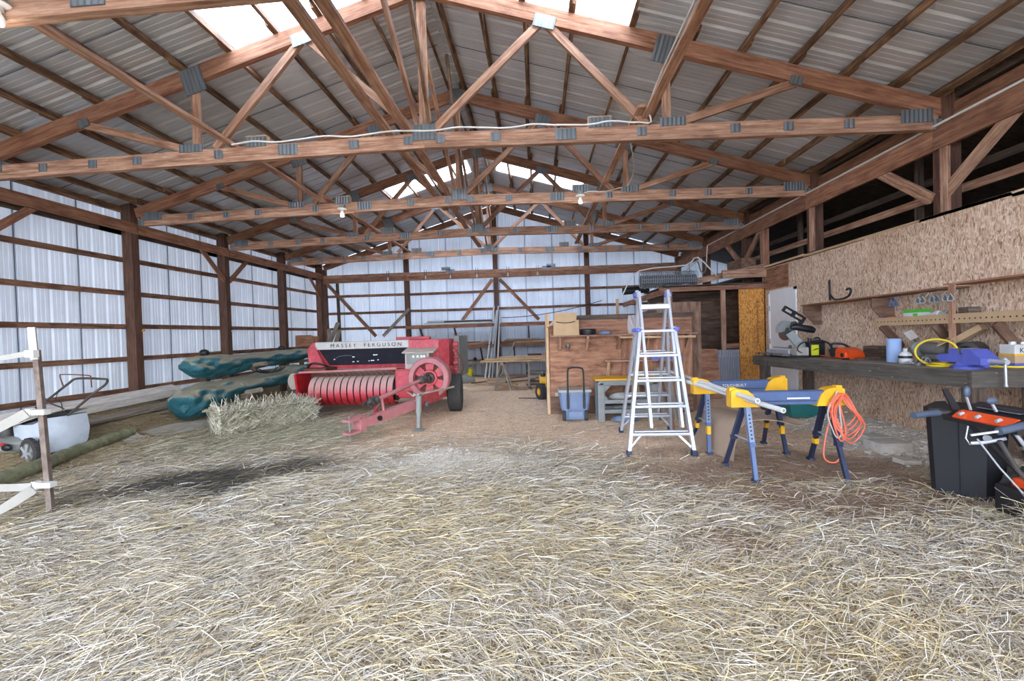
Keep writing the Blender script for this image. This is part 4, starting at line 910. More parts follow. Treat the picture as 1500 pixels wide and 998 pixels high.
# tongue
A_, B_, C_ = Vector((-1.72, 7.75, .42)), Vector((-1.93, 6.75, .35)), Vector((-2.44, 5.82, .25))
R('tongue', M['red_dusty'], bl, B_ + (A_ - B_) * .02, C_, .12, .13); R('tongue_root', M['red'], bl, B_ + Vector((.04, .05, .02)), (-1.70, 7.75, .42), .12, .17)
m_ = MB(); d_ = (C_ - B_).normalized(); s_ = d_.cross(Vector((0, 0, 1))).normalized()
for z in (-.085, .085): m_.bar(C_ - d_ * .02 + Vector((0, 0, z)), C_ + d_ * .20 + Vector((0, 0, z)), .15, .03)
m_.bar(C_ - d_ * .05, C_ + d_ * .03, .15, .2); m_.build('hitch_clevis', M['red_dusty'], bl)
T('hitch_pin', M['steel'], bl, [C_ + d_ * .15 + Vector((0, 0, -.18)), C_ + d_ * .15 + Vector((0, 0, .14)), C_ + d_ * .2 + Vector((0, 0, .16))], .013, 8)
MB().cyl(C_ - d_ * .3 - s_ * .09, C_ - d_ * .3 + s_ * .09, .035, 12).build('tongue_bolt', M['black'], bl, smooth=True)
p_ = C_ + (B_ - C_) * .30
R('shaft_support', M['red_bright'], bl, p_ + Vector((-.02, 0, .03)), JB + Vector((.03, .12, -.04)), .06, .05, (1, 0, 0)); R('shaft_support', M['red_dusty'], bl, C_ + (B_ - C_) * .42 + Vector((0, 0, .03)), JB + Vector((.1, .2, .02)), .05, .03, (1, 0, 0))
T('support_rod', M['steel'], bl, [C_ + (B_ - C_) * .2 + Vector((0, -.07, .05)), JB + Vector((.12, .05, -.02))], .009, 6); T('tongue_brace', M['cream'], bl, [B_ + Vector((-.05, .1, .12)), (-2.35, 7.75, .42)], .018, 8); T('tongue_brace', M['cream'], bl, [B_ + Vector((.05, .0, .15)), (-1.5, 7.7, .5)], .018, 8)
# parking stand
MB().cyl((-1.82, 6.52, .03), (-1.82, 6.58, .47), .036, 12).cyl((-1.82, 6.55, .25), (-1.82, 6.585, .5), .046, 12).build('parking_jack', M['greyplastic'], bl, smooth=True)
MB().lathe([(.09, 0), (.10, .015), (.04, .03), (.0, .035)], (-1.82, 6.52, gz1(-1.82, 6.52) - .004), n=16).build('jack_foot', M['greyplastic'], bl, smooth=True)
T('jack_crank', M['steel'], bl, [(-1.82, 6.58, .47), (-1.78, 6.56, .53), (-1.74, 6.5, .53)], .012, 6); MB().ico((-1.72, 6.66, .36), .05, 2).build('jack_clamp', M['dsteel'], bl)
# pickup: strippers, tines, guard
PC, PR = Vector((0, 8.02, .44)), .255; nb = 13; x0, x1 = -4.17, -2.60; bw = (x1 - x0) / nb
for i in range(nb):
    xa, xb = x0 + i * bw + .006, x0 + (i + 1) * bw - .018; m_ = MB(); vs = []; na = 14
    for k in range(na + 1):
        a_ = radians(75 + 205 * k / na); rr = PR * (1 + .06 * sin(pi * k / na)); y, z = PC.y + cos(a_) * rr, PC.z + sin(a_) * rr * 1.02
        vs += [(xa, y, z), (xb, y, z), (xa, PC.y + cos(a_) * (rr - .02), PC.z + sin(a_) * (rr - .02)), (xb, PC.y + cos(a_) * (rr - .02), PC.z + sin(a_) * (rr - .02))]
    fs = []
    for k in range(na):
        b0, b1 = 4 * k, 4 * k + 4; fs += [(b0, b1, b1 + 1, b0 + 1), (b0 + 2, b0 + 3, b1 + 3, b1 + 2), (b0, b0 + 2, b1 + 2, b1), (b0 + 1, b1 + 1, b1 + 3, b0 + 3)]
    m_.add(vs, fs).build('stripper_band', M['band'], bl, smooth=True)
    if i: T('pickup_tine', M['dsteel'], bl, smooth_path([(xa - .012, PC.y - .12, .30), (xa - .012, PC.y - PR - .03, .27), (xa + .03, PC.y - PR - .07, .33)], 3), .005, 5)
MB().cyl((x0, 8.02, .44), (x1, 8.02, .44), PR - .05, 16).build('pickup_drum', M['black'], bl, smooth=True)
R('guard_bar', M['red_dusty'], bl, (-4.40, 7.90, .80), (-2.56, 7.86, .835), .03, .035)
for i in range(13):
    x = -3.95 + i * .107; T('guard_tine', M['steel'], bl, smooth_path([(x - .14, 7.93, .79), (x - .02, 8.05, .75), (x, 8.06, .66)], 3), .006, 5)
MB().prism([(7.72, .78), (7.80, .32), (8.1, .24), (8.5, .35), (8.5, .8)], -4.40, -4.36, 'yz').build('pickup_side', M['red_bright'], bl)
MB().prism([(8.25, .30), (8.25, .80), (8.5, .80), (8.5, .3)], -4.36, -2.58, 'yz').build('pickup_back', M['rust'], bl)
B('pickup_top', M['rust'], bl, (-4.38, 8.0, .80), (-3.95, 8.5, .86), .02); T('lift_hose', M['black'], bl, smooth_path([(-4.4, 8.2, .84), (-4.25, 8.1, .95), (-4.05, 8.2, .9), (-4.0, 8.3, .82)], 4), .02, 6)
MB().lathe([(.02, -.015), (.15, -.02), (.165, 0), (.15, .02), (.02, .015)], (-4.52, 7.95, .62), (.35, 1, .1), 24).build('side_disc', M['cream'], bl, smooth=True)
wheel(bl, 'gauge_wheel', (-4.50, 7.95, .36), .13, .09, M['tyre'], M['white'], (.5, 1, 0), .5, n=24)
wheel(bl, 'gauge_wheel', (-4.14, 7.62, gz1(-4.14, 7.62) + .12), .13, .11, M['tyre'], M['dsteel'], (1, .2, 0), .5, n=24)
tw_ = wheel(bl, 'transport_wheel', (-1.565, 8.17, .345), .345, .26, M['tyre'], M['tan'], (1, .12, 0), .60, n=40)
for k in range(-3, 4):
    MB().lathe([(.350, -.006), (.352, 0), (.350, .006), (.334, .006), (.334, -.006)], Vector((-1.565, 8.17, .345)) + Vector((1, .12, 0)).normalized() * k * .03, (1, .12, 0), 40, closed=True).build('tread_ring', M['tyre'], tw_, smooth=True)
R('axle', M['dsteel'], bl, (-4.0, 8.2, .35), (-1.56, 8.2, .35), .07, .07); B('chassis', M['rust'], bl, (-2.6, 8.3, .45), (-1.75, 9.7, .76)); B('axle_block', M['cream'], bl, (-1.82, 8.0, .28), (-1.70, 8.25, .44))

# ================================================================== BACK WALL SHELVES
def shelf_unit(name, lab, x0, x1, z, mat, legs=()):
    s = thing(name, lab, 'shelf', ((x0 + x1) / 2, 14.7, z), 'lumber shelves on the far wall')
    R('shelf_board', mat, s, (x0, 14.74, z - .02), (x1, 14.74, z - .02), .58, .03); R('shelf_front', mat, s, (x0, 14.43, z - .04), (x1, 14.43, z - .03), .04, .11)
    for px in legs: R('bracket', M['dark'], s, (px, 15.0, z - .5), (px, 14.5, z - .06), .04, .09, (0, 1, 1)); R('bracket_rail', M['dark'], s, (px, 14.98, z - .06), (px, 14.46, z - .06), .04, .06)
    return s
shelf_unit('wall_shelf', 'upper far shelf left of the centre post, loaded with white pipes', -4.35, -1.46, 1.74, M['beam'], (-3.9, -2.75))
shelf_unit('wall_shelf', 'upper far shelf right of the centre post, nearly empty', -1.24, .45, 1.74, M['beam'], (-.3, .25))
shelf_unit('wall_shelf', 'middle far shelf left of the centre post with short boards', -3.4, -1.46, 1.06, M['girt'], (-3.0, -1.9))
shelf_unit('wall_shelf', 'middle far shelf right of the centre post with a board heap', -1.24, .45, 1.08, M['girt'], (-.8, .3))
shelf_unit('wall_shelf', 'lowest grey far shelf left of the centre post above the bucket', -3.4, -1.46, .53, M['grey'], (-2.9,))
shelf_unit('wall_shelf', 'lowest grey far shelf right of the centre post behind the lumber', -1.24, .5, .55, M['grey'], (-.4,))
pipes = [(-3.75, -1.55, 14.5, 1.795, .035, 'white', 'thick white pipe at the front edge of the upper far shelf'), (-3.6, -1.7, 14.6, 1.79, .03, 'tape', 'second white pipe behind the front pipe on the upper shelf'), (-3.3, -2.4, 14.7, 1.80, .04, 'dsteel', 'dark pipe lying among the white pipes on the upper shelf'), (-3.5, -1.6, 14.8, 1.80, .04, 'white', 'white pipe at the back of the upper far shelf'), (-3.1, -1.5, 14.62, 1.86, .03, 'dsteel', 'dark pipe stacked on top of the upper shelf pipes'), (-3.7, -1.55, 14.72, 1.875, .03, 'alu', 'pale grey pipe stacked highest on the upper shelf')]
for a_, b_, y, z, r_, mt, lab in pipes: tag(MB().cyl((a_, y, z), (b_, y, z), r_, 12).build('pipe', M[mt], None, smooth=True), lab, 'pipe', 'pipes on the upper far shelf')
def board_heap(n_, x0, x1, z, seed, group, labs):
    r_ = random.Random(seed); zz = z
    for i in range(n_):
        L_ = r_.uniform(.5, 1.2); xa = r_.uniform(x0, x1 - L_); th = r_.uniform(.025, .045); y = 14.5 + .1 * (i % 4); w_ = r_.uniform(.1, .2)
        lvl = i // 4
        cn_ = ['pale', 'brown', 'reddish', 'grey', 'red brown'][i % 5]; ly_ = ['bottom', 'middle', 'top'][min(lvl, 2)]; dp_ = ['front', 'second', 'third', 'back'][i % 4]
        o = R('board', M[['pale', 'plydk', 'truss', 'grey', 'beam'][i % 5]], None, (xa, y, z + .02 + lvl * .05), (xa + L_, y + .04, z + .02 + lvl * .05 + r_.uniform(0, .03)), w_ * .6, th); tag(o, f'{cn_} board, {dp_} row, {ly_} layer, {labs}', 'board', group)
board_heap(6, -2.9, -1.5, 1.085, 3, 'boards on the left middle shelf', 'on the left middle far shelf')
board_heap(9, -1.2, .4, 1.105, 5, 'boards on the right middle shelf', 'on the right middle far shelf')
for x, mt, lab in ((-2.55, 'white', 'small white can on the lowest left far shelf'), (-2.1, 'black', 'small black box on the lowest left far shelf')):
    tag(MB().lathe([(.05, 0), (.055, .01), (.055, .1), (.03, .12), (0, .12)], (x, 14.6, .53), n=14).build('can', M[mt], None, smooth=True), lab, 'can')
o = tag(B('crate', M['rust'], None, (-.35, 14.5, .57), (.1, 14.8, .72), .01), 'low rusty crate on the lowest right far shelf', 'crate')
# leaning pipes by the centre post
for i, (xa, xb, ya, mt, lab) in enumerate(((-1.62, -1.36, 14.2, 'white', 'tall white pipe leaning on the left of the centre post'), (-1.50, -1.30, 14.1, 'alu', 'tall grey pipe leaning in front of the centre post'), (-1.36, -1.24, 14.15, 'white', 'tall white pipe leaning on the right of the centre post'), (-1.72, -1.45, 14.05, 'white', 'outermost white pipe leaning left of the centre post'))):
    tag(MB().cyl((xa, ya, -.0), (xb, 14.9, 2.2 + .15 * (i % 2)), .03, 10).build('pipe', M[mt], None, smooth=True), lab, 'pipe', 'pipes leaning on the centre post')
tag(MB().cyl((-1.25, 13.9, -.0), (-.75, 14.35, 1.15), .022, 8).build('pipe', M['tape'], None, smooth=True), 'short pale pipe leaning right from the centre post', 'pipe')
o = T('cable', M['black'], None, arc((-1.2, 14.9, 1.95), (2.1, 14.6, 2.4), (0, 0, -.12), 10), .012, 6); tag(o, 'black cable sagging from the centre post towards the stall', 'cable')
# hooks on the header beam
for i, px in enumerate((-5.05, -3.75, -2.9, -2.0, -.95, .05)):
    h_ = thing('insulator_hook', ['leftmost white insulator hook on the far header beam', 'second insulator hook from the left on the far header beam', 'third insulator hook from the left on the far header beam', 'insulator hook just left of the far centre post', 'insulator hook just right of the far centre post', 'rightmost insulator hook on the far header beam'][i], 'hook', (px, 14.9, 3.45), 'insulator hooks on the header beam')
    MB().cyl((px, 14.9, 3.34), (px, 14.9, 3.45), .028, 10).build('insulator', M['white'], h_, smooth=True)
    for d_ in (-.035, .035): R('hook_prong', M['dsteel'], h_, (px + d_, 14.9, 3.40), (px + d_, 14.89, 3.66), .014, .014, (0, 1, 0))
for i, (px, pzz) in enumerate(((-3.2, 3.66), (-3.05, 3.58), (.35, 3.64), (.2, 3.58))):
    tag(B('metal_bracket', M['galv'], None, (px, 14.9, pzz - .05), (px + .3, 14.925, pzz + .06)), ['upper left grey plate on the far header beam', 'lower left grey plate on the far header beam', 'upper right grey plate on the far header beam', 'lower right grey plate on the far header beam'][i], 'plate')
# bucket, tarp lump
bk = thing('bucket', 'lime yellow bucket with dark rim under the lowest far shelf', 'bucket', (-2.28, 14.3, 0))
MB().lathe([(.0, 0), (.11, 0), (.15, .28), (.165, .29), (.165, .31), (.14, .31), (.10, .02), (0, .02)], (-2.28, 14.3, 0), n=22).build('pail', M['lime'], bk, smooth=True)
MB().lathe([(.168, .31), (.175, .315), (.175, .36), (.0, .37)], (-2.28, 14.3, 0), n=22).build('lid', M['greyplastic'], bk, smooth=True)
o = MB().ico((-2.25, 12.9, .07), .32, 3, (1.2, .8, .5), .06).build('tarp_heap', M['greyplastic'], None, smooth=True); tag(o, 'grey crumpled tarp heap on the dirt behind the baler wheel', 'tarp')
# lumber stack on trestles
def trestle(lab, x, y, z):
    t_ = thing('trestle', lab, 'sawhorse', (x, y, 0), 'grey wooden trestles')
    R('cross_beam', M['grey'], t_, (x, y - .4, z - .04), (x, y + .4, z - .04), .09, .07)
    for sy in (-.3, .3):
        for sx in (-1, 1): R('leg', M['grey'], t_, (x + sx * .04, y + sy, z - .05), (x + sx * .2, y + sy, gz1(x + sx * .2, y + sy)), .03, .08, (0, 1, 0))
        R('brace', M['grey'], t_, (x - .13, y + sy, .28), (x + .13, y + sy, .28), .025, .07)
    return t_
trestle('A-frame grey trestle under the left end of the lumber stack', -.92, 11.3, .70)
t_ = thing('trestle', 'thin single post trestle under the right end of the lumber stack', 'sawhorse', (-.26, 11.3, 0), 'grey wooden trestles')
R('post', M['grey'], t_, (-.26, 11.3, 0), (-.26, 11.3, .68), .05, .05, (0, 1, 0)); R('cross_beam', M['grey'], t_, (-.26, 10.95, .67), (-.26, 11.65, .67), .08, .06); R('foot', M['grey'], t_, (-.26, 10.95, .02), (-.26, 11.65, .02), .08, .04)
lb = [(-1.45, .35, 11.05, .725, .2, .045, 'pale', 'front lower board of the lumber stack on the trestles'), (-1.30, .45, 11.3, .73, .2, .05, 'truss', 'middle lower board of the lumber stack on the trestles'), (-1.2, .4, 11.55, .73, .18, .04, 'grey', 'back lower board of the lumber stack on the trestles'), (-1.35, .2, 11.1, .772, .17, .035, 'pale', 'front upper board of the lumber stack on the trestles'), (-1.0, .55, 11.35, .80, .19, .04, 'pale', 'topmost pale board of the lumber stack on the trestles'), (-.9, .3, 11.5, .765, .16, .03, 'beam', 'reddish board at the back of the lumber stack')]
for a_, b_, y, z, w_, h_, mt, lab in lb: tag(R('lumber', M[mt], None, (a_, y, z), (b_, y + .03, z + .005), w_, h_), lab, 'board', 'lumber stack on the trestles')
tag(B('pale_block', M['pale'], None, (.12, 11.2, .84), (.38, 11.5, .93)), 'pale wood block on the right end of the lumber stack', 'block')
# scrap wood on the floor behind
r_ = random.Random(4); scr = []
ORD = ['first','second','third','fourth','fifth','sixth','seventh','eighth','ninth','tenth','eleventh','twelfth']
for i in range(12):
    x, y = r_.uniform(-1.5, .4), r_.uniform(11.8, 13.4); a_ = r_.uniform(-.6, .6); L_ = r_.uniform(.5, 1.3)
    o = R('scrap_board', M[['grey', 'plydk', 'dark', 'pale'][i % 4]], None, (x - cos(a_) * L_ / 2, y - sin(a_) * L_ / 2, gz1(x, y) + .03 + .02 * (i % 3)), (x + cos(a_) * L_ / 2, y + sin(a_) * L_ / 2, gz1(x, y) + .04 + .05 * (i % 3)), .1, .03); scr.append((x, o, ['grey', 'brown', 'dark', 'pale'][i % 4]))
for i, (x, o, c_) in enumerate(sorted(scr, key=lambda q: q[0])): tag(o, f'{c_} scrap board, {ORD[i]} from the left in the ground heap behind the trestles', 'board', 'scrap boards behind the trestles')
tag(R('plank', M['grey'], None, (-.35, 12.6, .32), (.5, 12.9, .30), .16, .04), 'grey plank propped behind the thin trestle post', 'board')
R_ = tag(R('stick', M['dark'], None, (-.45, 9.45, gz1(-.4, 9.4) + .01), (.05, 9.4, gz1(0, 9.4) + .012), .03, .02), 'dark flat stick on the dirt left of the yellow machine', 'stick'); tag(B('wood_block', M['pale'], None, (-.2, 10.2, 0), (.02, 10.32, .06)), 'small pale wood block on the dirt near the yellow machine', 'block')
# yellow tiller at the partition corner
tl = thing('tiller', 'yellow garden machine with a fat black tyre behind the plywood partition', 'tiller', (.08, 9.4, 0))
wheel(tl, 'tyre', (.03, 9.32, .165), .165, .14, M['tyre'], M['yellow'], (1, .5, 0), .5, 20)
wheel(tl, 'tyre', (.42, 9.75, .165), .165, .14, M['tyre'], M['yellow'], (1, .5, 0), .5, 20)
B('engine_cover', M['yellow'], tl, (-.0, 9.35, .32), (.32, 9.75, .50), .05); B('engine_block', M['black'], tl, (.05, 9.4, .2), (.3, 9.7, .34), .02); MB().cyl((.08, 9.38, .48), (.08, 9.38, .54), .05, 14).build('fuel_cap', M['black'], tl, smooth=True)
R('fork', M['yellow'], tl, (.14, 9.28, .16), (.16, 9.36, .40), .02, .05, (1, 0, 0)); T('handlebar', M['yellow'], tl, smooth_path([(.2, 9.6, .4), (.35, 9.9, .8), (.4, 10.2, .95)], 4), .015, 8)

# ================================================================== PLYWOOD PARTITION
pt = thing('plywood_partition', 'freestanding reddish plywood partition behind the ladder', 'partition', (1.4, 7.65, 0))
for i, (a_, b_) in enumerate(((.18, 1.40), (1.405, 2.58))):
    B('plywood_sheet', M['ply'], pt, (a_, 7.62, .30), (b_, 7.64, 1.52)); B('plywood_base', M['plydk'], pt, (a_, 7.618, -.03), (b_, 7.642, .298))
B('upper_board', M['beam'], pt, (.4, 7.61, 1.35), (2.58, 7.645, 1.6)); B('top_board', M['dark'], pt, (.62, 7.59, 1.60), (2.6, 7.66, 1.68)); B('edge_post', M['pale'], pt, (.13, 7.62, -.03), (.19, 7.72, 1.72)); B('side_sheet', M['bluegrey'], pt, (.14, 7.72, -.03), (.16, 8.9, 1.45))
for px in (.9, 1.8, 2.5): B('back_stud', M['dark'], pt, (px, 7.645, -.03), (px + .04, 7.73, 1.6))
B('tall_back_sheet', M['plydk'], pt, (2.05, 7.75, -.03), (2.78, 7.765, 1.86))
sh = thing('partition_shelf', 'long plank shelf on five brackets across the plywood partition', 'shelf', (1.4, 7.5, 1.33))
R('shelf_board', M['truss'], sh, (.2, 7.50, 1.335), (2.6, 7.50, 1.325), .23, .022)
for px in (.36, .82, 1.34, 1.82, 2.48): R('bracket', M['truss'], sh, (px, 7.6, 1.10), (px, 7.42, 1.31), .045, .06, (0, 1, 1)); R('bracket_rail', M['truss'], sh, (px, 7.41, 1.305), (px, 7.61, 1.305), .04, .035)
R('shelf_strip', M['pale'], sh, (1.35, 7.38, 1.29), (2.56, 7.38, 1.27), .015, .035)
s2 = thing('partition_shelf', 'short low shelf on the plywood partition holding a blue bar', 'shelf', (1.75, 7.5, .89)); R('shelf_board', M['truss'], s2, (1.10, 7.52, .90), (2.3, 7.52, .885), .19, .022)
for px in (1.16, 1.65, 2.2): R('bracket', M['pale'] if px < 1.2 else M['truss'], s2, (px, 7.6, .66), (px, 7.46, .87), .045, .055, (0, 1, 1))
tag(R('blue_bar', M['blue_vise'], None, (1.85, 7.45, .93), (2.36, 7.45, .925), .05, .05), 'blue metal bar on the short low partition shelf', 'bar')
cbx = thing('cardboard_box', 'open brown cardboard box on the left end of the partition shelf', 'box', (.47, 7.5, 1.346))
B('box_body', M['card'], cbx, (.26, 7.40, 1.346), (.68, 7.62, 1.60)); MB().prism([(.28, 1.60), (.64, 1.60), (.66, 1.72), (.27, 1.725)], 7.43, 7.436).build('box_flap', M['card'], cbx)
MB().prism([(.26, 1.56), (.26, 1.60), (.16, 1.50), (.17, 1.48)], 7.41, 7.62).build('box_flap', M['card'], cbx); T('box_slot', M['black'], cbx, arc((.31, 7.397, 1.575), (.62, 7.397, 1.575), (0, 0, -.02), 8), .008, 6)
tag(MB().lathe([(.0, 0), (.12, 0), (.13, .02), (.13, .085), (.11, .1), (.0, .1)], (.84, 7.5, 1.346), n=24).build('round_tin', M['black'], None, smooth=True), 'flat round black tin on the partition shelf beside the box', 'tin')
tag(MB().ico((1.12, 7.5, 1.372), .085, 3, (1.15, .8, .42), .10).build('rag', M['bluegrey'], None, smooth=True), 'blue grey rag on the middle of the partition shelf', 'rag')
pbm = bpy.data.materials.new('clear_film'); pbm.use_nodes = True; pp = pbm.node_tree.nodes['Principled BSDF']; pp.inputs['Base Color'].default_value = (.85, .87, .9, 1); pp.inputs['Alpha'].default_value = .45; pp.inputs['Roughness'].default_value = .2
tag(MB().grid(lambda u, v: (1.5 + .22 * u, 7.5 + .04 * sin(u * 9 + v * 4), 1.35 + .30 * v), 10, 10).build('plastic_bag', pbm, None, smooth=True), 'clear plastic bag standing on the partition shelf left of the ladder', 'bag')
tag(MB().lathe([(.0, 0), (.03, 0), (.04, .06), (.02, .09), (0, .09)], (.50, 7.58, 1.12), (0, -.4, 1), n=12).build('metal_fitting', M['steel'], None, smooth=True), 'small dark metal fitting hanging under the left of the partition shelf', 'fitting')
# cooler
cl = thing('wheeled_cooler', 'blue grey wheeled cooler with black pull handle by the partition', 'cooler', (.55, 7.1, 0))
m_ = MB(); g0 = 0.0
def rrect(cx, cy, w, d): return [(cx - w / 2, cy - d / 2 + .03), (cx - w / 2 + .03, cy - d / 2), (cx + w / 2 - .03, cy - d / 2), (cx + w / 2, cy - d / 2 + .03), (cx + w / 2, cy + d / 2), (cx - w / 2, cy + d / 2)]
vs = [];
for z, w_, d_ in ((.02, .34, .30), (.17, .38, .32), (.171, .42, .34), (.20, .43, .35), (.45, .49, .38)): vs += [(x, y, z) for x, y in rrect(.55, 7.16, w_, d_)]
m_.add(vs, [(i * 6 + j, i * 6 + (j + 1) % 6, i * 6 + 6 + (j + 1) % 6, i * 6 + 6 + j) for i in range(4) for j in range(6)] + [tuple(range(6)), tuple(range(24, 30))]).build('cooler_body', M['bluegrey'], cl)
B('lid', M['tape'], cl, (.29, 6.95, .45), (.81, 7.37, .495), .018); B('latch', M['tape'], cl, (.25, 7.1, .38), (.30, 7.2, .44), .01)
T('pull_handle', M['black'], cl, smooth_path([(.44, 6.945, .2), (.44, 6.94, .5), (.445, 6.95, .78), (.47, 6.95, .835), (.55, 6.95, .85), (.65, 6.95, .835), (.685, 6.95, .78), (.69, 6.94, .5), (.69, 6.945, .2)], 5), .013, 8)
for px in (.44, .69): B('handle_guide', M['black'], cl, (px - .018, 6.93, .22), (px + .018, 6.99, .43), .006)
B('lower_panel', M['bluegrey'], cl, (.44, 6.97, .06), (.68, 7.02, .16), .01)
for px in (.38, .72): wheel(cl, 'wheel', (px, 7.02, .085), .085, .05, M['tyre'], M['greyplastic'], (1, 0, 0), .55, n=20)
# grey plastic workbench
wk = thing('plastic_workbench', 'grey plastic folding workbench with yellow top beside the cooler', 'workbench', (1.35, 7.15, 0))
def pframe(y0, y1):
    B('leg', M['greyplastic'], wk, (.90, y0, -.02), (1.01, y1, .61), .02); B('leg', M['greyplastic'], wk, (1.72, y0, -.02), (1.83, y1, .61), .02)
    B('top_rail', M['greyplastic'], wk, (.92, y0, .55), (1.82, y1, .63), .015); B('middle_rail', M['greyplastic'], wk, (1.0, y0, .27), (1.75, y1, .33), .012); B('lower_rail', M['greyplastic'], wk, (1.0, y0, .12), (1.75, y1, .18), .012)
    for xa, sx in ((1.0, 1), (1.73, -1)): MB().prism([(xa, .44), (xa, .56), (xa + .12 * sx, .56)], y0 + .02, y1 - .02).build('gusset', M['greyplastic'], wk); MB().prism([(xa, .33), (xa + .06 * sx, .33), (xa, .42)], y0 + .02, y1 - .02).build('gusset', M['greyplastic'], wk)
pframe(6.93, 7.03); pframe(7.28, 7.38); MB().box((.86, 6.9, .635), (1.88, 7.42, .66)).build('work_top', M['yellow'], wk); B('vise_jaw', M['greyplastic'], wk, (.9, 7.1, .60), (1.85, 7.2, .632))
B('shelf_tray', M['greyplastic'], wk, (1.0, 7.03, .27), (1.73, 7.28, .285)); B('lower_tray', M['greyplastic'], wk, (1.0, 7.03, .1), (1.73, 7.28, .115))
tag(MB().ico((1.28, 7.15, .355), .11, 3, (1.5, .9, .6), .10).build('cloth_heap', M['cloth'], None, smooth=True), 'grey white cloth heap on the workbench shelf', 'cloth'); tag(MB().ico((1.35, 7.15, .17), .1, 3, (2.0, .8, .5), .1).build('cloth_heap', M['greyplastic'], None, smooth=True), 'darker cloth heap on the lowest workbench tray', 'cloth'); tag(MB().ico((1.3, 6.85, .05), .1, 3, (2.0, .9, .55), .08).build('cloth_heap', M['bluegrey'], None, smooth=True), 'blue grey plastic heap on the ground before the workbench', 'cloth')
tag(R('leaning_board', M['pale'], None, (1.62, 7.42, .0), (1.60, 7.57, .62), .12, .02, (0, -1, .2)), 'short pale board leaning behind the workbench', 'board')
# stall contents
tag(MB().prism([(2.85, -.03), (3.65, -.03), (3.56, .98), (2.83, 1.0)], 9.08, 9.1).build('plywood_offcut', M['ply'], None), 'reddish plywood offcut leaning in front of the stall', 'plywood')
rd = thing('metal_grille', 'stack of upright pale metal grilles inside the stall opening', 'grille', (3.85, 9.2, 0))
for k in range(13): R('grille_bar', M['alu'], rd, (3.62 + .035 * k, 9.2, -.02), (3.62 + .035 * k, 9.24, .95), .018, .03, (0, 1, 0))
R('grille_rail', M['alu'], rd, (3.6, 9.215, .1), (4.07, 9.215, .1), .02, .02); R('grille_rail', M['alu'], rd, (3.6, 9.235, .82), (4.07, 9.235, .82), .02, .02)
tag(B('dark_box', M['black'], None, (3.98, 9.45, .0), (4.09, 9.7, .95)), 'narrow dark box standing beside the metal grilles', 'box')
wrl = thing('wire_roll', 'long roll of galvanised fence wire lying on top of the stall', 'wire roll', (2.75, 9.4, 2.25)); zc = 2.265 + .165
MB().tube([(2.16, 9.4, zc), (3.28, 9.4, zc)], .10, 20).build('wire_core', plain('dusty_wire_wound', '74787c', .7, .2, dirt=.5, dirtc='4f5154', var=.3, sc=40), wrl, smooth=True)
for k in range(26):
    x = 2.16 + 1.12 * k / 25; T('wire_ring', M['wire'], wrl, [(x, 9.4 + cos(a_) * (.155 + .01 * (k % 3)), zc + sin(a_) * (.155 + .01 * (k % 3))) for a_ in [2 * pi * j / 18 for j in range(19)]], .006, 5)
for j in range(14): a_ = 2 * pi * j / 14; MB().cyl((2.16, 9.4 + cos(a_) * .162, zc + sin(a_) * .162), (3.28, 9.4 + cos(a_) * .162, zc + sin(a_) * .162), .005, 5).build('wire_strand', M['wire'], wrl)
tag(MB().tube([(2.02, 10.6, 2.32), (2.62, 10.6, 2.36)], .085, 18).build('felt_roll', M['black'], None, smooth=True), 'short black roll lying behind the ladder top on the stall plate', 'roll')
T_ = tag(T('conduit', M['conduit'], None, smooth_path([(1.78, 9.3, 2.12), (1.80, 9.3, 2.2), (2.12, 9.3, 2.62), (3.05, 9.3, 2.70), (3.3, 9.3, 2.85), (3.7, 9.35, 2.45)], 3), .014, 6), 'bent pale conduit running over the wire roll', 'conduit')
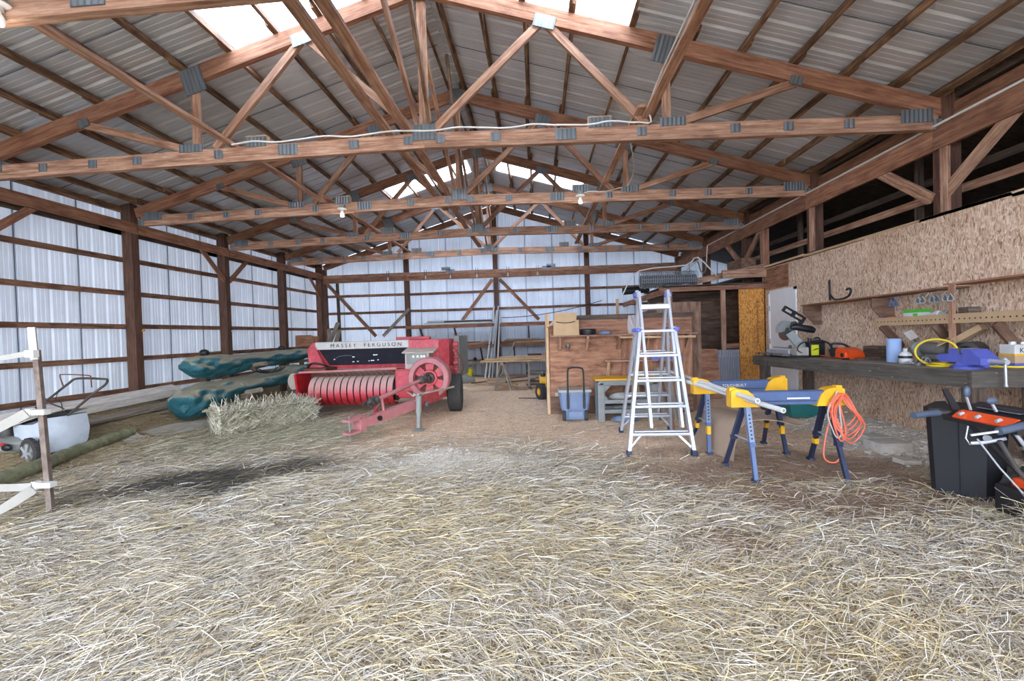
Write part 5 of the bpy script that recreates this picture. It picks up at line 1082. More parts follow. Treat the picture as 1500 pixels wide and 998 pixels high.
# ================================================================== LADDER
ld = thing('folding_ladder', 'silver aluminium folding ladder standing open before the partition', 'ladder', (1.35, 5.5, 0))
def lp_(side, z):                                    # y of the leaning plane at height z
    yb, yt = (4.93, 5.46) if side < 0 else (6.14, 5.56)
    return yb + (yt - yb) * z / 1.86
def rail(name, side, xa, za, xb, zb, w=.06, d=.028, mat='alu', dy=0): return R(name, M[mat], ld, (xa, lp_(side, za) + dy, za), (xb, lp_(side, zb) + dy, zb), d, w, (0, 1, 0))
for side in (-1, 1):
    sh_ = 0 if side < 0 else .09
    xl0, xl1, xr1, xr0 = (.965, 1.205, 1.60, 1.665) if side < 0 else (1.10, 1.24, 1.62, 1.76)
    zz = [(.0, 0), (.30, .30), (1.42, 1.0)]
    for (x0, x1) in ((xl0, xl1), (xr0, xr1)):
        rail('outer_rail', side, x0, .05, x1, 1.42, .07, .035)
        f_ = MB().box((x0 - .028, lp_(side, 0) - .04, gz1(x0, lp_(side, 0)) - .004), (x0 + .028, lp_(side, 0) + .04, .075), bev=.01).build('foot', M['navy'], ld)
    xi0, xi1 = (1.235, 1.575)
    for x in (xi0, xi1): rail('inner_rail', side, x, .30, x + (.0 if side < 0 else .01), 1.86, .06, .03, dy=.015 * -side)
    for z in (.245, .54, .825, 1.105, 1.39):
        t_ = z / 1.42; a_, b_ = xl0 + (xl1 - xl0) * t_, xr0 + (xr1 - xr0) * t_
        MB().box((a_, lp_(side, z) - .035, z - .022), (b_, lp_(side, z) + .035, z + .010), bev=.008).build('rung', M['alu'], ld)
        if z < 1.2: MB().box((a_ + .03, lp_(side, z + .012) - .03, z + .018), (b_ - .03, lp_(side, z + .012) + .03, z + .034), bev=.005).build('rung_tread', M['alu'], ld)
    MB().box((xi0, lp_(side, 1.67) - .03, 1.645), (xi1, lp_(side, 1.67) + .03, 1.705), bev=.008).build('rung', M['alu'], ld)
    for x0, x1 in ((xl0 + .02, xl0 + .15), (xr0 - .02, xr0 - .15)): R('corner_brace', M['alu'], ld, (x0, lp_(side, .1), .10), (x1, lp_(side, .235), .235), .022, .012, (0, 1, 0))
    for x in (xl1 - .02, xr1 + .02): MB().cyl((x - .035, lp_(side, 1.40) - .02, 1.40), (x + .035, lp_(side, 1.40) - .02, 1.40), .02, 12).box((x - .02, lp_(side, 1.4) - .045, 1.375), (x + .02, lp_(side, 1.4) - .01, 1.425), bev=.006).build('lock_knob', M['blue_vise'], ld, smooth=True)
for x in (1.22, 1.59): MB().cyl((x - .04, 5.51, 1.825), (x + .04, 5.51, 1.825), .034, 16).build('hinge', M['blue_vise'], ld, smooth=True); R('hinge_arm', M['alu'], ld, (x, 5.44, 1.78), (x, 5.51, 1.87), .03, .05, (0, 1, 0)); R('hinge_arm', M['alu'], ld, (x, 5.58, 1.78), (x, 5.51, 1.87), .03, .05, (0, 1, 0))
B('warning_label', M['black'], ld, (1.37, lp_(-1, .55) - .0365, .53), (1.42, lp_(-1, .55) - .035, .545))

# ================================================================== SAWHORSES
def sawhorse(lab, xa, xb, yc, ztop, feet, letters, dy=.02):
    s = thing('sawhorse', lab, 'sawhorse', ((xa + xb) / 2, yc, 0), 'blue and yellow steel sawhorses')
    zb = ztop - .125; ca, cbx_ = xa + .22, xb - .2
    MB().prism([(yc - .035, zb), (yc + .035, zb), (yc + .045, ztop - .01), (yc + .025, ztop), (yc - .025, ztop), (yc - .045, ztop - .01)], ca - .12, cbx_ + .12, 'yz').build('beam', M['blue'], s)
    B('beam_groove', M['navy'], s, (ca + .02, yc - .0445, zb + .03), (cbx_ - .04, yc - .041, zb + .036))
    for x0, sg in ((xa, 1), (xb, -1)):
        MB().prism([(x0, ztop - .14), (x0, ztop + .01), (x0 + .04 * sg, ztop + .028), (x0 + .10 * sg, ztop + .024), (x0 + .15 * sg, ztop + .012), (x0 + .20 * sg, ztop - .03), (x0 + .245 * sg, ztop - .14)], yc - .055, yc + .055).build('end_cap', M['yellow'], s)
        MB().box((x0 - .004, yc - .03, ztop - .05), (x0 + .06 * sg, yc + .03, ztop + .04), bev=.008).build('support_hook', M['yellow'], s)
    for i, (fx, fy) in enumerate(feet):
        lx = xa + .15 if i < 2 else xb - .13; sy = -1 if i % 2 == 0 else 1
        tp_ = Vector((lx, yc + .03 * sy, zb)); bt_ = Vector((fx, fy, gz1(fx, fy) + .01)); md = tp_.lerp(bt_, .52)
        front = i % 2 == 0
        lg_ = R('leg', M['blue'] if front and i < 2 else M['navy'], s, tp_, bt_, .034, .034, (0, 1, 0))
        up_ = R('leg_sleeve', M['bluegrey'] if front and i < 2 else M['navy'], s, tp_, md, .044, .042, (0, 1, 0))
        if front and i < 2:
            for k in range(7): c_ = tp_.lerp(md, .25 + .1 * k); MB().cyl(c_ + Vector((0, -.0225, 0)), c_ + Vector((0, -.0205, 0)), .009, 8).build('adjust_hole', M['black'], s)
        MB().box((md.x - .026, md.y - .03, md.z - .02), (md.x + .026, md.y + .03, md.z + .02), bev=.005).build('leg_clamp', M['blue'] if front and i < 2 else M['navy'], s)
        MB().box((fx - .028, fy - .035, bt_.z - .02), (fx + .028, fy + .035, bt_.z + .015), bev=.006).build('foot', M['navy'], s)
        if letters or i == 3: c_ = tp_.lerp(bt_, .62); MB().box((c_.x - .02, c_.y - .028, c_.z - .045), (c_.x + .02, c_.y + .028, c_.z + .045), bev=.004).build('quick_latch', M['yellow'], s)
    for i in (0, 2):
        (ax, ay), (bx, by) = feet[i], feet[i + 1]; lx = xa + .15 if i < 2 else xb - .13
        R('leg_spreader', M['alu'], s, ((lx + ax) / 2, (yc - .03 + ay) / 2, .36), ((lx + bx) / 2, (yc + .03 + by) / 2, .36), .02, .012)
    if letters: text(s, 'TOUGHBUILT', (ca + .22, yc - .0455, ztop - .055), .042, M['tin'], (radians(86), 0, 0), 1.0)
    else: B('printed_strip', M['tin'], s, (ca + .28, yc - .0465, ztop - .075), (ca + .48, yc - .0435, ztop - .06))
    return s
sawhorse('nearer blue sawhorse with yellow ends carrying an orange cord on its right end', 1.75, 2.75, 4.22, .805, [(1.91, 4.07), (1.86, 4.60), (2.70, 4.07), (2.80, 4.78)], False)
sawhorse('farther blue sawhorse with white lettering behind the first one', 1.70, 2.70, 5.05, .815, [(1.85, 5.0), (1.84, 5.5), (2.66, 4.97), (2.68, 5.5)], True)
for i, (a_, b_, lab) in enumerate((((1.83, 3.84, .775), (1.70, 6.05, .85), 'shorter white plastic pipe across both sawhorses, ending first'), ((1.965, 3.70, .715), (1.62, 5.55, .815), 'longer white plastic pipe across the sawhorses, reaching nearest the camera'))):
    p_ = thing('plastic_pipe', lab, 'pipe', a_, 'pipes on the sawhorses'); d_ = (Vector(b_) - Vector(a_)).normalized()
    MB().tube([a_, b_], .022, 16).build('pipe_body', M['white'], p_, smooth=True); MB().lathe([(.0, -.003), (.014, -.003), (.014, .002), (0, .002)], a_, d_, 14).build('pipe_bore', M['greyplastic'], p_)
# coiled cord
cd = []
for k in range(5):
    for j in range(14):
        t_ = 2 * pi * j / 14; a_ = .085 + .012 * (k % 3); zl = .30 + .035 * k
        cd.append((2.665 + .012 * k + a_ * sin(t_) * (1 - .35 * cos(t_)) + .05 * (cos(t_) < 0), 4.13 - .006 * k + .02 * sin(3 * t_), .78 - .5 * zl * (1 - cos(t_)) ))
c_ = tag(T('extension_cord', M['cord'], None, smooth_path(cd, 2), .0065, 6), 'orange cord coiled and hung on the right end of the nearer sawhorse', 'cord')
for k, (xx, lo, mt) in enumerate(((2.60, .45, 'tape'), (2.635, .42, 'cord'))):
    tag(T('extension_cord', M[mt], None, smooth_path([(2.67, 4.14, .80), (xx - .03, 4.12, .62), (xx, 4.10, lo), (xx + .04, 4.10, lo - .06), (xx + .08, 4.11, .45), (2.67, 4.13, .72)], 5), .007, 6), ['thin white cord hanging among the orange coils', 'short orange cord loop beside the white one'][k], 'cord')
tag(T('extension_cord', M['cord'], None, smooth_path([(2.67, 4.15, .78), (2.58, 4.15, .45), (2.54, 4.14, .24), (2.57, 4.13, .17), (2.65, 4.13, .17), (2.68, 4.13, .28), (2.65, 4.14, .5), (2.68, 4.15, .75)], 6), .0065, 6), 'long orange cord loop hanging lowest, almost to the straw', 'cord')
# bent kraft sheet
def ks(u, v):
    s_ = u; y = 4.72 + .72 * v; x0 = 1.99 - .17 * v
    path = [(0, 0), (.02, .16), (.05, .30), (.13, .40), (.28, .435), (.46, .42), (.66, .37), (.78, .40)]
    i = min(int(s_ * 7), 6); f_ = s_ * 7 - i; P_ = smooth_path([Vector((a_, 0, b_)) for a_, b_ in path], 6); q_ = P_[min(int(round(s_ * (len(P_) - 1))), len(P_) - 1)]
    return (x0 + q_.x, y, q_.z + gz1(x0, y) * (1 - s_))
tag(MB().grid(ks, 42, 6, thick=.006).build('kraft_sheet', M['cardsheet'], None, smooth=True), 'large bent brown fibreboard sheet standing under the sawhorses', 'board')
tb = thing('storage_bin', 'teal plastic storage bin on the gravel behind the nearer sawhorse', 'bin', (4.0, 7.0, .05)); MB().prism([(3.76, .03), (4.26, .03), (4.32, .34), (3.70, .34)], 6.85, 7.2).build('bin_body', M['teal'], tb); B('lid', M['teal'], tb, (3.68, 6.83, .34), (4.34, 7.22, .38), .012)
text(tb, '63', (4.18, 6.848, .27), .09, M['greyplastic'])
tag(R('leaning_board', M['plydk'], None, (1.80, 6.1, .0), (1.74, 6.5, .95), .03, .1, (0, 1, 0)), 'dark board standing upright between ladder and farther sawhorse', 'board'); tag(R('leaning_board', M['grey'], None, (2.0, 6.9, .0), (1.98, 7.3, .78), .26, .02, (0, -1, .3)), 'grey board leaning on the right end of the partition', 'board')
tag(R('steel_bar', M['alu'], None, (2.02, 7.35, .0), (2.0, 7.55, .97), .03, .03), 'left upright metal bar leaning at the partition right end', 'bar'); tag(R('steel_bar', M['steel'], None, (2.16, 7.35, .0), (2.14, 7.55, .95), .03, .03), 'right upright metal bar leaning at the partition right end', 'bar')

# ================================================================== BENCH
bn = thing('workbench', 'long dark painted workbench along the strand board wall', 'workbench', (4.1, 6, 0))
P0, P1 = Vector((3.81, 4.16, .95)), Vector((3.68, 7.85, .895))
def bz(y): return .95 - (y - 4.16) / 3.69 * .055
for k in range(4):
    f0, f1 = k / 4, (k + 1) / 4 - .006; vs = []
    for P_ in (P0, P1):
        xa, xb = P_.x + .03 + (4.61 - P_.x - .03) * f0, P_.x + .03 + (4.61 - P_.x - .03) * f1
        for z in (P_.z - .035, P_.z - .002 * (k % 2)): vs += [(xa, P_.y, z), (xb, P_.y, z)]
    MB().add(vs, [(0, 1, 3, 2), (4, 6, 7, 5), (0, 4, 5, 1), (2, 3, 7, 6), (0, 2, 6, 4), (1, 5, 7, 3)], [(v[1], v[0], v[2]) for v in vs]).build('top_board', M['grey'], bn)
R('front_board', M['bench'], bn, P0 + Vector((.015, .0, -.075)), P1 + Vector((.015, 0, -.07)), .04, .15); R('end_board', M['bench'], bn, (3.795, 4.145, .875), (4.61, 4.145, .875), .04, .15)
R('far_end_board', M['bench'], bn, (3.70, 7.86, .83), (4.6, 7.86, .83), .04, .14)
for lx, ly in ((3.90, 4.22), (3.80, 7.7), (4.5, 4.3), (4.5, 7.7), (3.86, 6.0)):
    if ly != 6.0: R('leg', M['dark'], bn, (lx, ly, -.05), (lx, ly, bz(ly) - .036), .13, .1, (0, 1, 0))
R('back_rail', M['dark'], bn, (4.58, 4.2, .85), (4.58, 7.8, .82), .04, .1)
# miter saw
z0 = bz(7.2); ms = thing('miter_saw', 'grey miter saw with raised black handle at the far bench end', 'saw', (4.1, 7.15, z0))
MB().box((3.92, 6.95, z0), (4.26, 7.45, z0 + .035), bev=.01).build('saw_base', M['black'], ms)
B('saw_table', M['steel'], ms, (3.88, 7.0, z0 + .035), (4.0, 7.82, z0 + .06), .008); B('fence', M['alu'], ms, (4.02, 7.08, z0 + .06), (4.045, 7.75, z0 + .115), .005)
for y in (7.3, 7.5, 7.7): MB().cyl((3.88, y, z0 + .045), (3.875, y, z0 + .045), .018, 10).build('table_slot', M['black'], ms)
MB().box((4.12, 7.03, z0 + .03), (4.30, 7.2, z0 + .16), bev=.02).build('turntable', M['cream'], ms); MB().ico((4.22, 7.12, z0 + .18), .075, 2, (1, .9, 1), .06).build('pivot', M['greyplastic'], ms, smooth=True)
T('pivot_hose', M['black'], ms, smooth_path([(4.28, 7.05, z0 + .05), (4.14, 7.03, z0 + .10), (4.14, 7.03, z0 + .18), (4.22, 7.03, z0 + .24)], 4), .010, 6)
BC = Vector((4.03, 7.16, z0 + .42)); bx_ = Vector((.25, -1, .0)).normalized()
R('saw_arm', M['greyplastic'], ms, (4.22, 7.12, z0 + .18), BC + Vector((.05, 0, -.03)), .06, .12, (0, 0, 1))
MB().lathe([(.02, -.005), (.122, -.005), (.125, 0), (.122, .005), (.02, .005)], BC + Vector((-.01, 0, -.03)), bx_, 30).build('blade', M['rust'], ms, smooth=True)
MB().lathe([(.0, -.012), (.085, -.012), (.085, .01), (.0, .01)], BC + Vector((-.01, 0, -.03)), bx_, 24).build('blade_flange', M['dsteel'], ms, smooth=True)
m_ = MB(); d_, s_, u_ = frame(bx_); vs = []
for j in range(13):
    a_ = radians(-10 + 190 * j / 12); r_ = .155
    for h in (-.035, .035): vs += [BC + (s_ * cos(a_) + u_ * sin(a_)) * r_ + d_ * h, BC + (s_ * cos(a_) + u_ * sin(a_)) * .05 + d_ * h]
m_.add(vs, [(4 * j, 4 * j + 4, 4 * j + 6, 4 * j + 2) for j in range(12)] + [(4 * j, 4 * j + 1, 4 * j + 5, 4 * j + 4) for j in range(12)] + [(4 * j + 2, 4 * j + 6, 4 * j + 7, 4 * j + 3) for j in range(12)] + [(4 * j + 1, 4 * j + 3, 4 * j + 7, 4 * j + 5) for j in range(12)] + [(0, 2, 3, 1), (48, 49, 51, 50)]).build('blade_guard', M['greyplastic'], ms, smooth=True)
MB().tube([(4.04, 7.04, z0 + .47), (4.10, 7.03, z0 + .475), (4.32, 7.02, z0 + .43), (4.37, 7.02, z0 + .41)], [.03, .05, .055, .04], 14).build('motor', M['black'], ms, smooth=True)
H0, H1 = Vector((3.97, 7.08, z0 + .76)), Vector((4.24, 7.06, z0 + .58)); hd = (H1 - H0).normalized(); hn = Vector((-hd.z, 0, hd.x))
for off in (-.035, .035): MB().tube([H0 + hn * off, H1 + hn * off], .016, 8).build('handle_side', M['black'], ms, smooth=True)
for k in (0, .48, 1): R('handle_bridge', M['black'], ms, H0 + (H1 - H0) * k - hn * .045, H0 + (H1 - H0) * k + hn * .045, .035, .03 + .04 * (k == .48), (0, 1, 0))
R('handle_neck', M['black'], ms, H1 + hn * -.02, (4.16, 7.06, z0 + .48), .04, .04, (0, 1, 0))
MB().lathe([(.025, -.02), (.05, -.02), (.05, .02), (.025, .02)], BC + Vector((.10, -.05, .09)), bx_, 16, closed=True).build('guard_knob', M['dsteel'], ms, smooth=True)
T('cord', M['black'], ms, smooth_path([(4.30, 7.05, z0 + .22), (4.42, 6.98, z0 + .26), (4.52, 6.9, z0 + .20), (4.55, 6.86, z0 + .02)], 4), .014, 6)
ms.location.x -= .17
tag(T('power_cord', M['black'], None, smooth_path([(3.665, 7.35, .84), (3.655, 7.33, .72), (3.655, 7.30, .62), (3.655, 7.33, .58)], 4), .007, 6), 'thin black cord hanging off the bench front near the door', 'cord')
jg = thing('oil_jug', 'black oil jug with lime label beside the miter saw', 'jug', (4.25, 7.2, bz(7.2))); z0 = bz(7.2)
MB().box((4.17, 7.08, z0), (4.40, 7.26, z0 + .24), bev=.025).build('jug_body', M['black'], jg, smooth=True); MB().cyl((4.22, 7.17, z0 + .24), (4.22, 7.17, z0 + .29), .028, 14).build('cap', M['black'], jg, smooth=True); T('jug_handle', M['black'], jg, smooth_path([(4.27, 7.17, z0 + .235), (4.30, 7.17, z0 + .29), (4.36, 7.17, z0 + .29), (4.39, 7.17, z0 + .22)], 4), .014, 8)
B('jug_label', M['lime'], jg, (4.19, 7.076, z0 + .03), (4.30, 7.081, z0 + .19)); MB().prism([(4.20, z0 + .10), (4.29, z0 + .125), (4.29, z0 + .14), (4.25, z0 + .13), (4.22, z0 + .115)], 7.073, 7.077).build('label_mark', M['black'], jg)
cs = thing('chainsaw', 'orange chainsaw with black handle lying on the bench', 'chainsaw', (4.25, 6.45, bz(6.4))); z0 = bz(6.4)
MB().prism([(6.18, z0 + .01), (6.50, z0 + .01), (6.50, z0 + .05), (6.46, z0 + .15), (6.36, z0 + .165), (6.22, z0 + .12), (6.17, z0 + .06)], 4.16, 4.34, 'yz').build('housing', M['orange'], cs)
B('side_cover', M['orange'], cs, (4.13, 6.24, z0 + .02), (4.17, 6.44, z0 + .10), .012); MB().cyl((4.125, 6.30, z0 + .06), (4.135, 6.30, z0 + .06), .03, 14).build('vent', M['black'], cs); B('bar_cover', M['black'], cs, (4.14, 6.2, z0), (4.2, 6.32, z0 + .03), .005)
T('front_handle', M['black'], cs, smooth_path([(4.15, 6.47, z0 + .05), (4.15, 6.55, z0 + .17), (4.2, 6.58, z0 + .21), (4.28, 6.5, z0 + .2), (4.3, 6.4, z0 + .15)], 5), .016, 8); MB().prism([(6.50, z0 + .02), (6.62, z0 + .02), (6.66, z0 + .12), (6.60, z0 + .15), (6.50, z0 + .10)], 4.18, 4.28, 'yz').build('rear_housing', M['black'], cs)
R('guide_bar', M['orange'], cs, (4.2, 6.6, z0 + .02), (4.3, 7.0, z0 + .02), .06, .012)
for i, (x, y0_, y1, z, lab) in enumerate(((4.45, 5.95, 6.30, 0, 'lowest and longest grey wood block of the stack on the bench'), (4.48, 6.0, 6.30, .045, 'second grey wood block of the stack on the bench'), (4.50, 6.05, 6.32, .09, 'third grey wood block of the stack on the bench'), (4.50, 6.05, 6.32, .135, 'top grey wood block of the stack on the bench'))):
    zb = bz(6.1) + z; tag(B('wood_block', M['dark'], None, (x - .08, y0_, zb), (x + .06, y1, zb + .042), .004), lab, 'block', 'stacked blocks on the bench')
tag(B('wood_block', M['plydk'], None, (4.15, 6.02, bz(6)), (4.28, 6.10, bz(6) + .03), .003), 'small loose wood block in front of the stacked blocks', 'block')
z0 = bz(5.5)
tag(MB().lathe([(.02, 0), (.068, 0), (.07, .005), (.07, .275), (.066, .28), (.02, .28), (.018, .27)], (4.21, 5.52, z0), n=28).build('paper_roll', M['paper'], None, smooth=True), 'blue paper towel roll standing on the bench', 'paper roll')
sb = thing('small_bottle', 'small white bottle with black print beside the paper roll', 'bottle', (4.15, 5.28, bz(5.3)))
MB().lathe([(.0, 0), (.055, 0), (.062, .02), (.06, .10), (.035, .13), (.02, .14), (.0, .14)], (4.15, 5.28, bz(5.28)), n=20).build('bottle_body', M['white'], sb, smooth=True); MB().lathe([(.022, .13), (.022, .17), (0, .17)], (4.15, 5.28, bz(5.28)), n=12).build('cap', M['white'], sb, smooth=True)
MB().lathe([(.0625, .06), (.0622, .09), (.061, .09), (.061, .06)], (4.15, 5.28, bz(5.28)), n=20, closed=True).build('print_band', M['black'], sb)
r_ = random.Random(2); hwl = []
for i in range(12):
    x, y = r_.uniform(4.02, 4.28), r_.uniform(4.95, 5.22); z = bz(y) + .012
    k = i % 4
    if k == 0: o = MB().lathe([(.012, 0), (.03, 0), (.03, .025), (.012, .025)], (x, y, z - .01), (r_.uniform(-.3, .3), 0, 1), 12, closed=True).build('washer', M['steel'], None, smooth=True); lab = 'ring of loose hardware on the bench before the grinder'
    elif k == 1: o = MB().cyl((x, y, z), (x + .09, y + r_.uniform(-.06, .06), z + .01), .011, 8).build('bolt', M['alu'], None, smooth=True); lab = 'bolt among loose hardware on the bench before the grinder'
    elif k == 2: o = B('bracket', M['dsteel'], None, (x, y, z - .012), (x + .07, y + .04, z + .02), .006); lab = 'metal bracket among loose hardware on the bench before the grinder'
    else: o = T('clip', M['alu'], None, arc((x, y, z), (x + .1, y + .03, z), (0, 0, .06)), .008, 6); lab = 'curved clip among loose hardware on the bench before the grinder'
    hwl.append((y, o, lab))
for i, (y, o, lab) in enumerate(sorted(hwl, key=lambda q: -q[0])): tag(o, lab.split(' among')[0].split(' of loose')[0] + f', {ORD[i]} from the paper roll in the loose hardware on the bench', 'hardware', 'loose hardware on the bench')
bgz = bz(5.2)
gr = thing('bench_grinder', 'old silver bench grinder with tool rests at the back of the bench', 'grinder', (4.42, 5.2, bgz))
B('grinder_base', M['dsteel'], gr, (4.33, 5.05, bgz), (4.53, 5.35, bgz + .05), .01); B('pedestal', M['steel'], gr, (4.37, 5.12, bgz + .05), (4.49, 5.30, bgz + .10), .01)
MB().lathe([(.0, -.16), (.06, -.16), (.075, -.12), (.078, .12), (.06, .16), (.0, .16)], (4.43, 5.2, bgz + .155), (0, 1, 0), 24).build('motor', M['steel'], gr, smooth=True)
for y in (4.98, 5.42): MB().lathe([(.0, -.025), (.085, -.025), (.09, -.015), (.09, .015), (.085, .025), (.0, .025)], (4.42, y, bgz + .155), (0, 1, 0), 24).build('grinding_wheel', M['greyplastic'] if y > 5.2 else M['dsteel'], gr, smooth=True)
R('eye_shield', M['cream'], gr, (4.36, 5.42, bgz + .27), (4.32, 5.46, bgz + .36), .1, .008, (0, 1, 0)); R('eye_shield', M['card'], gr, (4.30, 5.04, bgz + .22), (4.36, 4.92, bgz + .30), .12, .008, (0, -.6, 1)); R('shield_arm', M['dsteel'], gr, (4.42, 5.42, bgz + .2), (4.35, 5.43, bgz + .28), .015, .015)
R('clamp_tube', M['card'], gr, (4.42, 4.95, bgz + .26), (4.46, 4.72, bgz + .40), .075, .06)
mo = thing('electric_motor', 'dark round electric motor standing behind the yellow hose', 'motor', (4.46, 4.88, bz(4.9))); zm = bz(4.88)
MB().lathe([(.0, -.10), (.07, -.10), (.10, -.07), (.105, .07), (.07, .10), (.0, .10)], (4.48, 4.86, zm + .14), (1, .3, 0), 24).build('motor_housing', M['dsteel'], mo, smooth=True); MB().lathe([(.0, -.14), (.03, -.14), (.035, -.1), (.06, -.1), (.0, -.1)], (4.48, 4.86, zm + .14), (1, .3, 0), 16).build('pulley', M['black'], mo, smooth=True); B('motor_foot', M['black'], mo, (4.40, 4.78, zm), (4.57, 4.95, zm + .05), .008)
hz = [Vector((4.12, 4.86, bz(4.8) + .14)) + Vector((.76, -.65, 0)) * (.165 * cos(a_)) + Vector((.02 * a_ / 6, .0, .135 * sin(a_))) for a_ in [pi * (-.35 + 1.95 * j / 18) for j in range(19)]]
for k in range(2):
    for j in range(14): a_ = 2 * pi * j / 14 - .5; hz.append(Vector((4.08 + .13 * cos(a_) + .03 * k, 4.72 + .12 * sin(a_) - .03 * k, bz(4.7) + .013 + .02 * k)))
hz += [Vector((4.2, 4.45, bz(4.4) + .02)), Vector((4.3, 4.25, bz(4.3) + .02)), Vector((4.5, 4.22, bz(4.3) + .02))]
tag(T('air_hose', M['yellowhose'], None, smooth_path(hz, 2), .010, 8), 'yellow hose coiled on the bench around the dark motor', 'hose')
vs_ = thing('bench_vise', 'blue bench vise at the near bench corner with steel handle', 'vise', (4.0, 4.42, bz(4.4))); zv = bz(4.4)
MB().lathe([(.0, 0), (.11, 0), (.115, .02), (.08, .04), (.07, .07), (.0, .07)], (4.02, 4.42, zv), n=24).build('vise_base', M['blue_vise'], vs_, smooth=True)
MB().prism([(4.32, zv + .06), (4.62, zv + .06), (4.66, zv + .10), (4.62, zv + .13), (4.52, zv + .14), (4.52, zv + .19), (4.42, zv + .19), (4.40, zv + .14), (4.32, zv + .12)], 3.95, 4.09, 'yz').build('vise_body', M['blue_vise'], vs_)
MB().prism([(4.20, zv + .05), (4.36, zv + .05), (4.38, zv + .19), (4.30, zv + .19), (4.24, zv + .14), (4.20, zv + .11)], 3.94, 4.10, 'yz').build('moving_jaw', M['blue_vise'], vs_)
for y in (4.385, 4.415): B('jaw_plate', M['steel'], vs_, (3.945, y - .008, zv + .15), (4.095, y + .008, zv + .195))
MB().cyl((4.02, 4.05, zv + .085), (4.02, 4.25, zv + .085), .022, 14).build('screw', M['alu'], vs_, smooth=True); MB().cyl((4.02, 4.07, zv + .10), (4.02, 4.065, zv - .12), .010, 10).ico((4.02, 4.065, zv - .12), .015, 1).ico((4.02, 4.07, zv + .11), .015, 1).build('handle_bar', M['alu'], vs_, smooth=True)
MB().box((4.1, 4.4, zv), (4.22, 4.7, zv + .05), bev=.01).build('vise_tail', M['blue_vise'], vs_)
cn = thing('solvent_can', 'rectangular white orange and blue solvent can at the near bench end', 'can', (4.46, 4.40, bz(4.4))); zc_ = bz(4.4)
B('can_body', M['tin'], cn, (4.36, 4.33, zc_), (4.58, 4.47, zc_ + .22), .006); B('orange_band', M['card'], cn, (4.357, 4.327, zc_ + .05), (4.583, 4.473, zc_ + .12)); B('blue_band', M['blue_vise'], cn, (4.356, 4.326, zc_ + .005), (4.584, 4.474, zc_ + .05)); B('yellow_band', M['yellow'], cn, (4.357, 4.327, zc_ + .12), (4.583, 4.473, zc_ + .135))
MB().cyl((4.41, 4.40, zc_ + .22), (4.41, 4.40, zc_ + .245), .025, 14).build('cap', M['tin'], cn, smooth=True); MB().cyl((4.50, 4.40, zc_ + .22), (4.50, 4.40, zc_ + .24), .015, 12).build('vent_cap', M['tin'], cn, smooth=True)
text(cn, 'Kleer', (4.465, 4.3255, zc_ + .165), .06, M['navy'], ext=.0005); MB().prism([(4.44, zc_ + .19), (4.47, zc_ + .205), (4.50, zc_ + .19), (4.47, zc_ + .195)], 4.325, 4.3275).build('print_mark', M['navy'], cn)

# ---- wall shelf, hook, goggles
ws = thing('wall_shelf', 'long wooden wall shelf with angled end brackets above the bench', 'shelf', (4.5, 6, 1.73))
R('shelf_board', M['ply'], ws, (4.47, 7.58, 1.725), (4.47, 5.02, 1.76), .29, .018); R('shelf_board', M['ply'], ws, (4.47, 5.0, 1.79), (4.47, 3.0, 1.80), .29, .018)
for y, nm in ((7.5, 0), (6.02, 1)):
    MB().prism([(4.33, 1.72), (4.61, 1.72), (4.61, 1.40), (4.50, 1.40), (4.33, 1.60)], y, y + .018).build('end_bracket', M['plydk'], ws)
R('shelf_post', M['truss'], ws, (4.35, 4.93, bz(4.93) + .1), (4.35, 4.93, 1.80), .045, .035, (1, 0, 0)); R('shelf_strut', M['plydk'], ws, (4.37, 4.93, 1.38), (4.58, 5.1, 1.05), .03, .08, (1, 0, 1))
s2 = thing('pegboard_shelf', 'lower shelf with perforated board edge below the wall shelf', 'shelf', (4.45, 5, 1.40))
R('shelf_board', M['ply'], s2, (4.48, 5.98, 1.435), (4.48, 3.0, 1.46), .25, .016)
MB().bar((4.345, 6.0, 1.415), (4.345, 3.0, 1.445), .008, .10).build('pegboard', M['card'], s2)
for k in range(54):
    y = 5.94 - k * .055; zz_ = 1.415 + .01 * (6 - y); MB().cyl((4.339, y, zz_ - .005), (4.345, y, zz_ - .005), .008, 8).build('peg_hole', M['black'], s2)
for y in (5.9, 5.15, 4.5): R('strut', M['plydk'], s2, (4.36, y, 1.37), (4.60, y, 1.08), .03, .09, (1, 0, 1))
hk = thing('iron_hook', 'black iron hook bracket standing on the far end of the wall shelf', 'hook', (4.45, 6.8, 1.74))
T('hook_bar', M['black'], hk, smooth_path([(4.42, 7.0, 2.03), (4.40, 6.96, 2.06), (4.38, 6.93, 2.0), (4.38, 6.92, 1.76)], 4), .016, 8); T('hook_curl', M['black'], hk, smooth_path([(4.38, 6.92, 1.85), (4.37, 6.80, 1.765), (4.37, 6.62, 1.765), (4.37, 6.50, 1.80), (4.37, 6.46, 1.87), (4.37, 6.50, 1.90), (4.37, 6.55, 1.885)], 4), .015, 8)
def goggle(lab, y, mt, zc_):
    g_ = thing('safety_glasses', lab, 'glasses', (4.34, y, zc_), 'safety glasses hung on the shelf edge')
    for sy in (-1, 1):
        c_ = Vector((4.32, y + .029 * sy, zc_ - .02)); P_ = [c_ + Vector((.012 * sin(2 * t_), cos(t_) * .028, sin(t_) * .040)) for t_ in [2 * pi * j / 14 for j in range(14)]]
        MB().tube(P_, .006, 6, closed=True).build('lens_frame', M[mt], g_, smooth=True); MB().add(P_, [tuple(range(14))]).build('lens', M['glassy'], g_)
    T('temple_arm', M[mt], g_, smooth_path([(4.32, y - .07, zc_), (4.36, y - .06, zc_ + .05), (4.37, y, zc_ + .06), (4.36, y + .06, zc_ + .05), (4.32, y + .07, zc_)], 4), .004, 5)
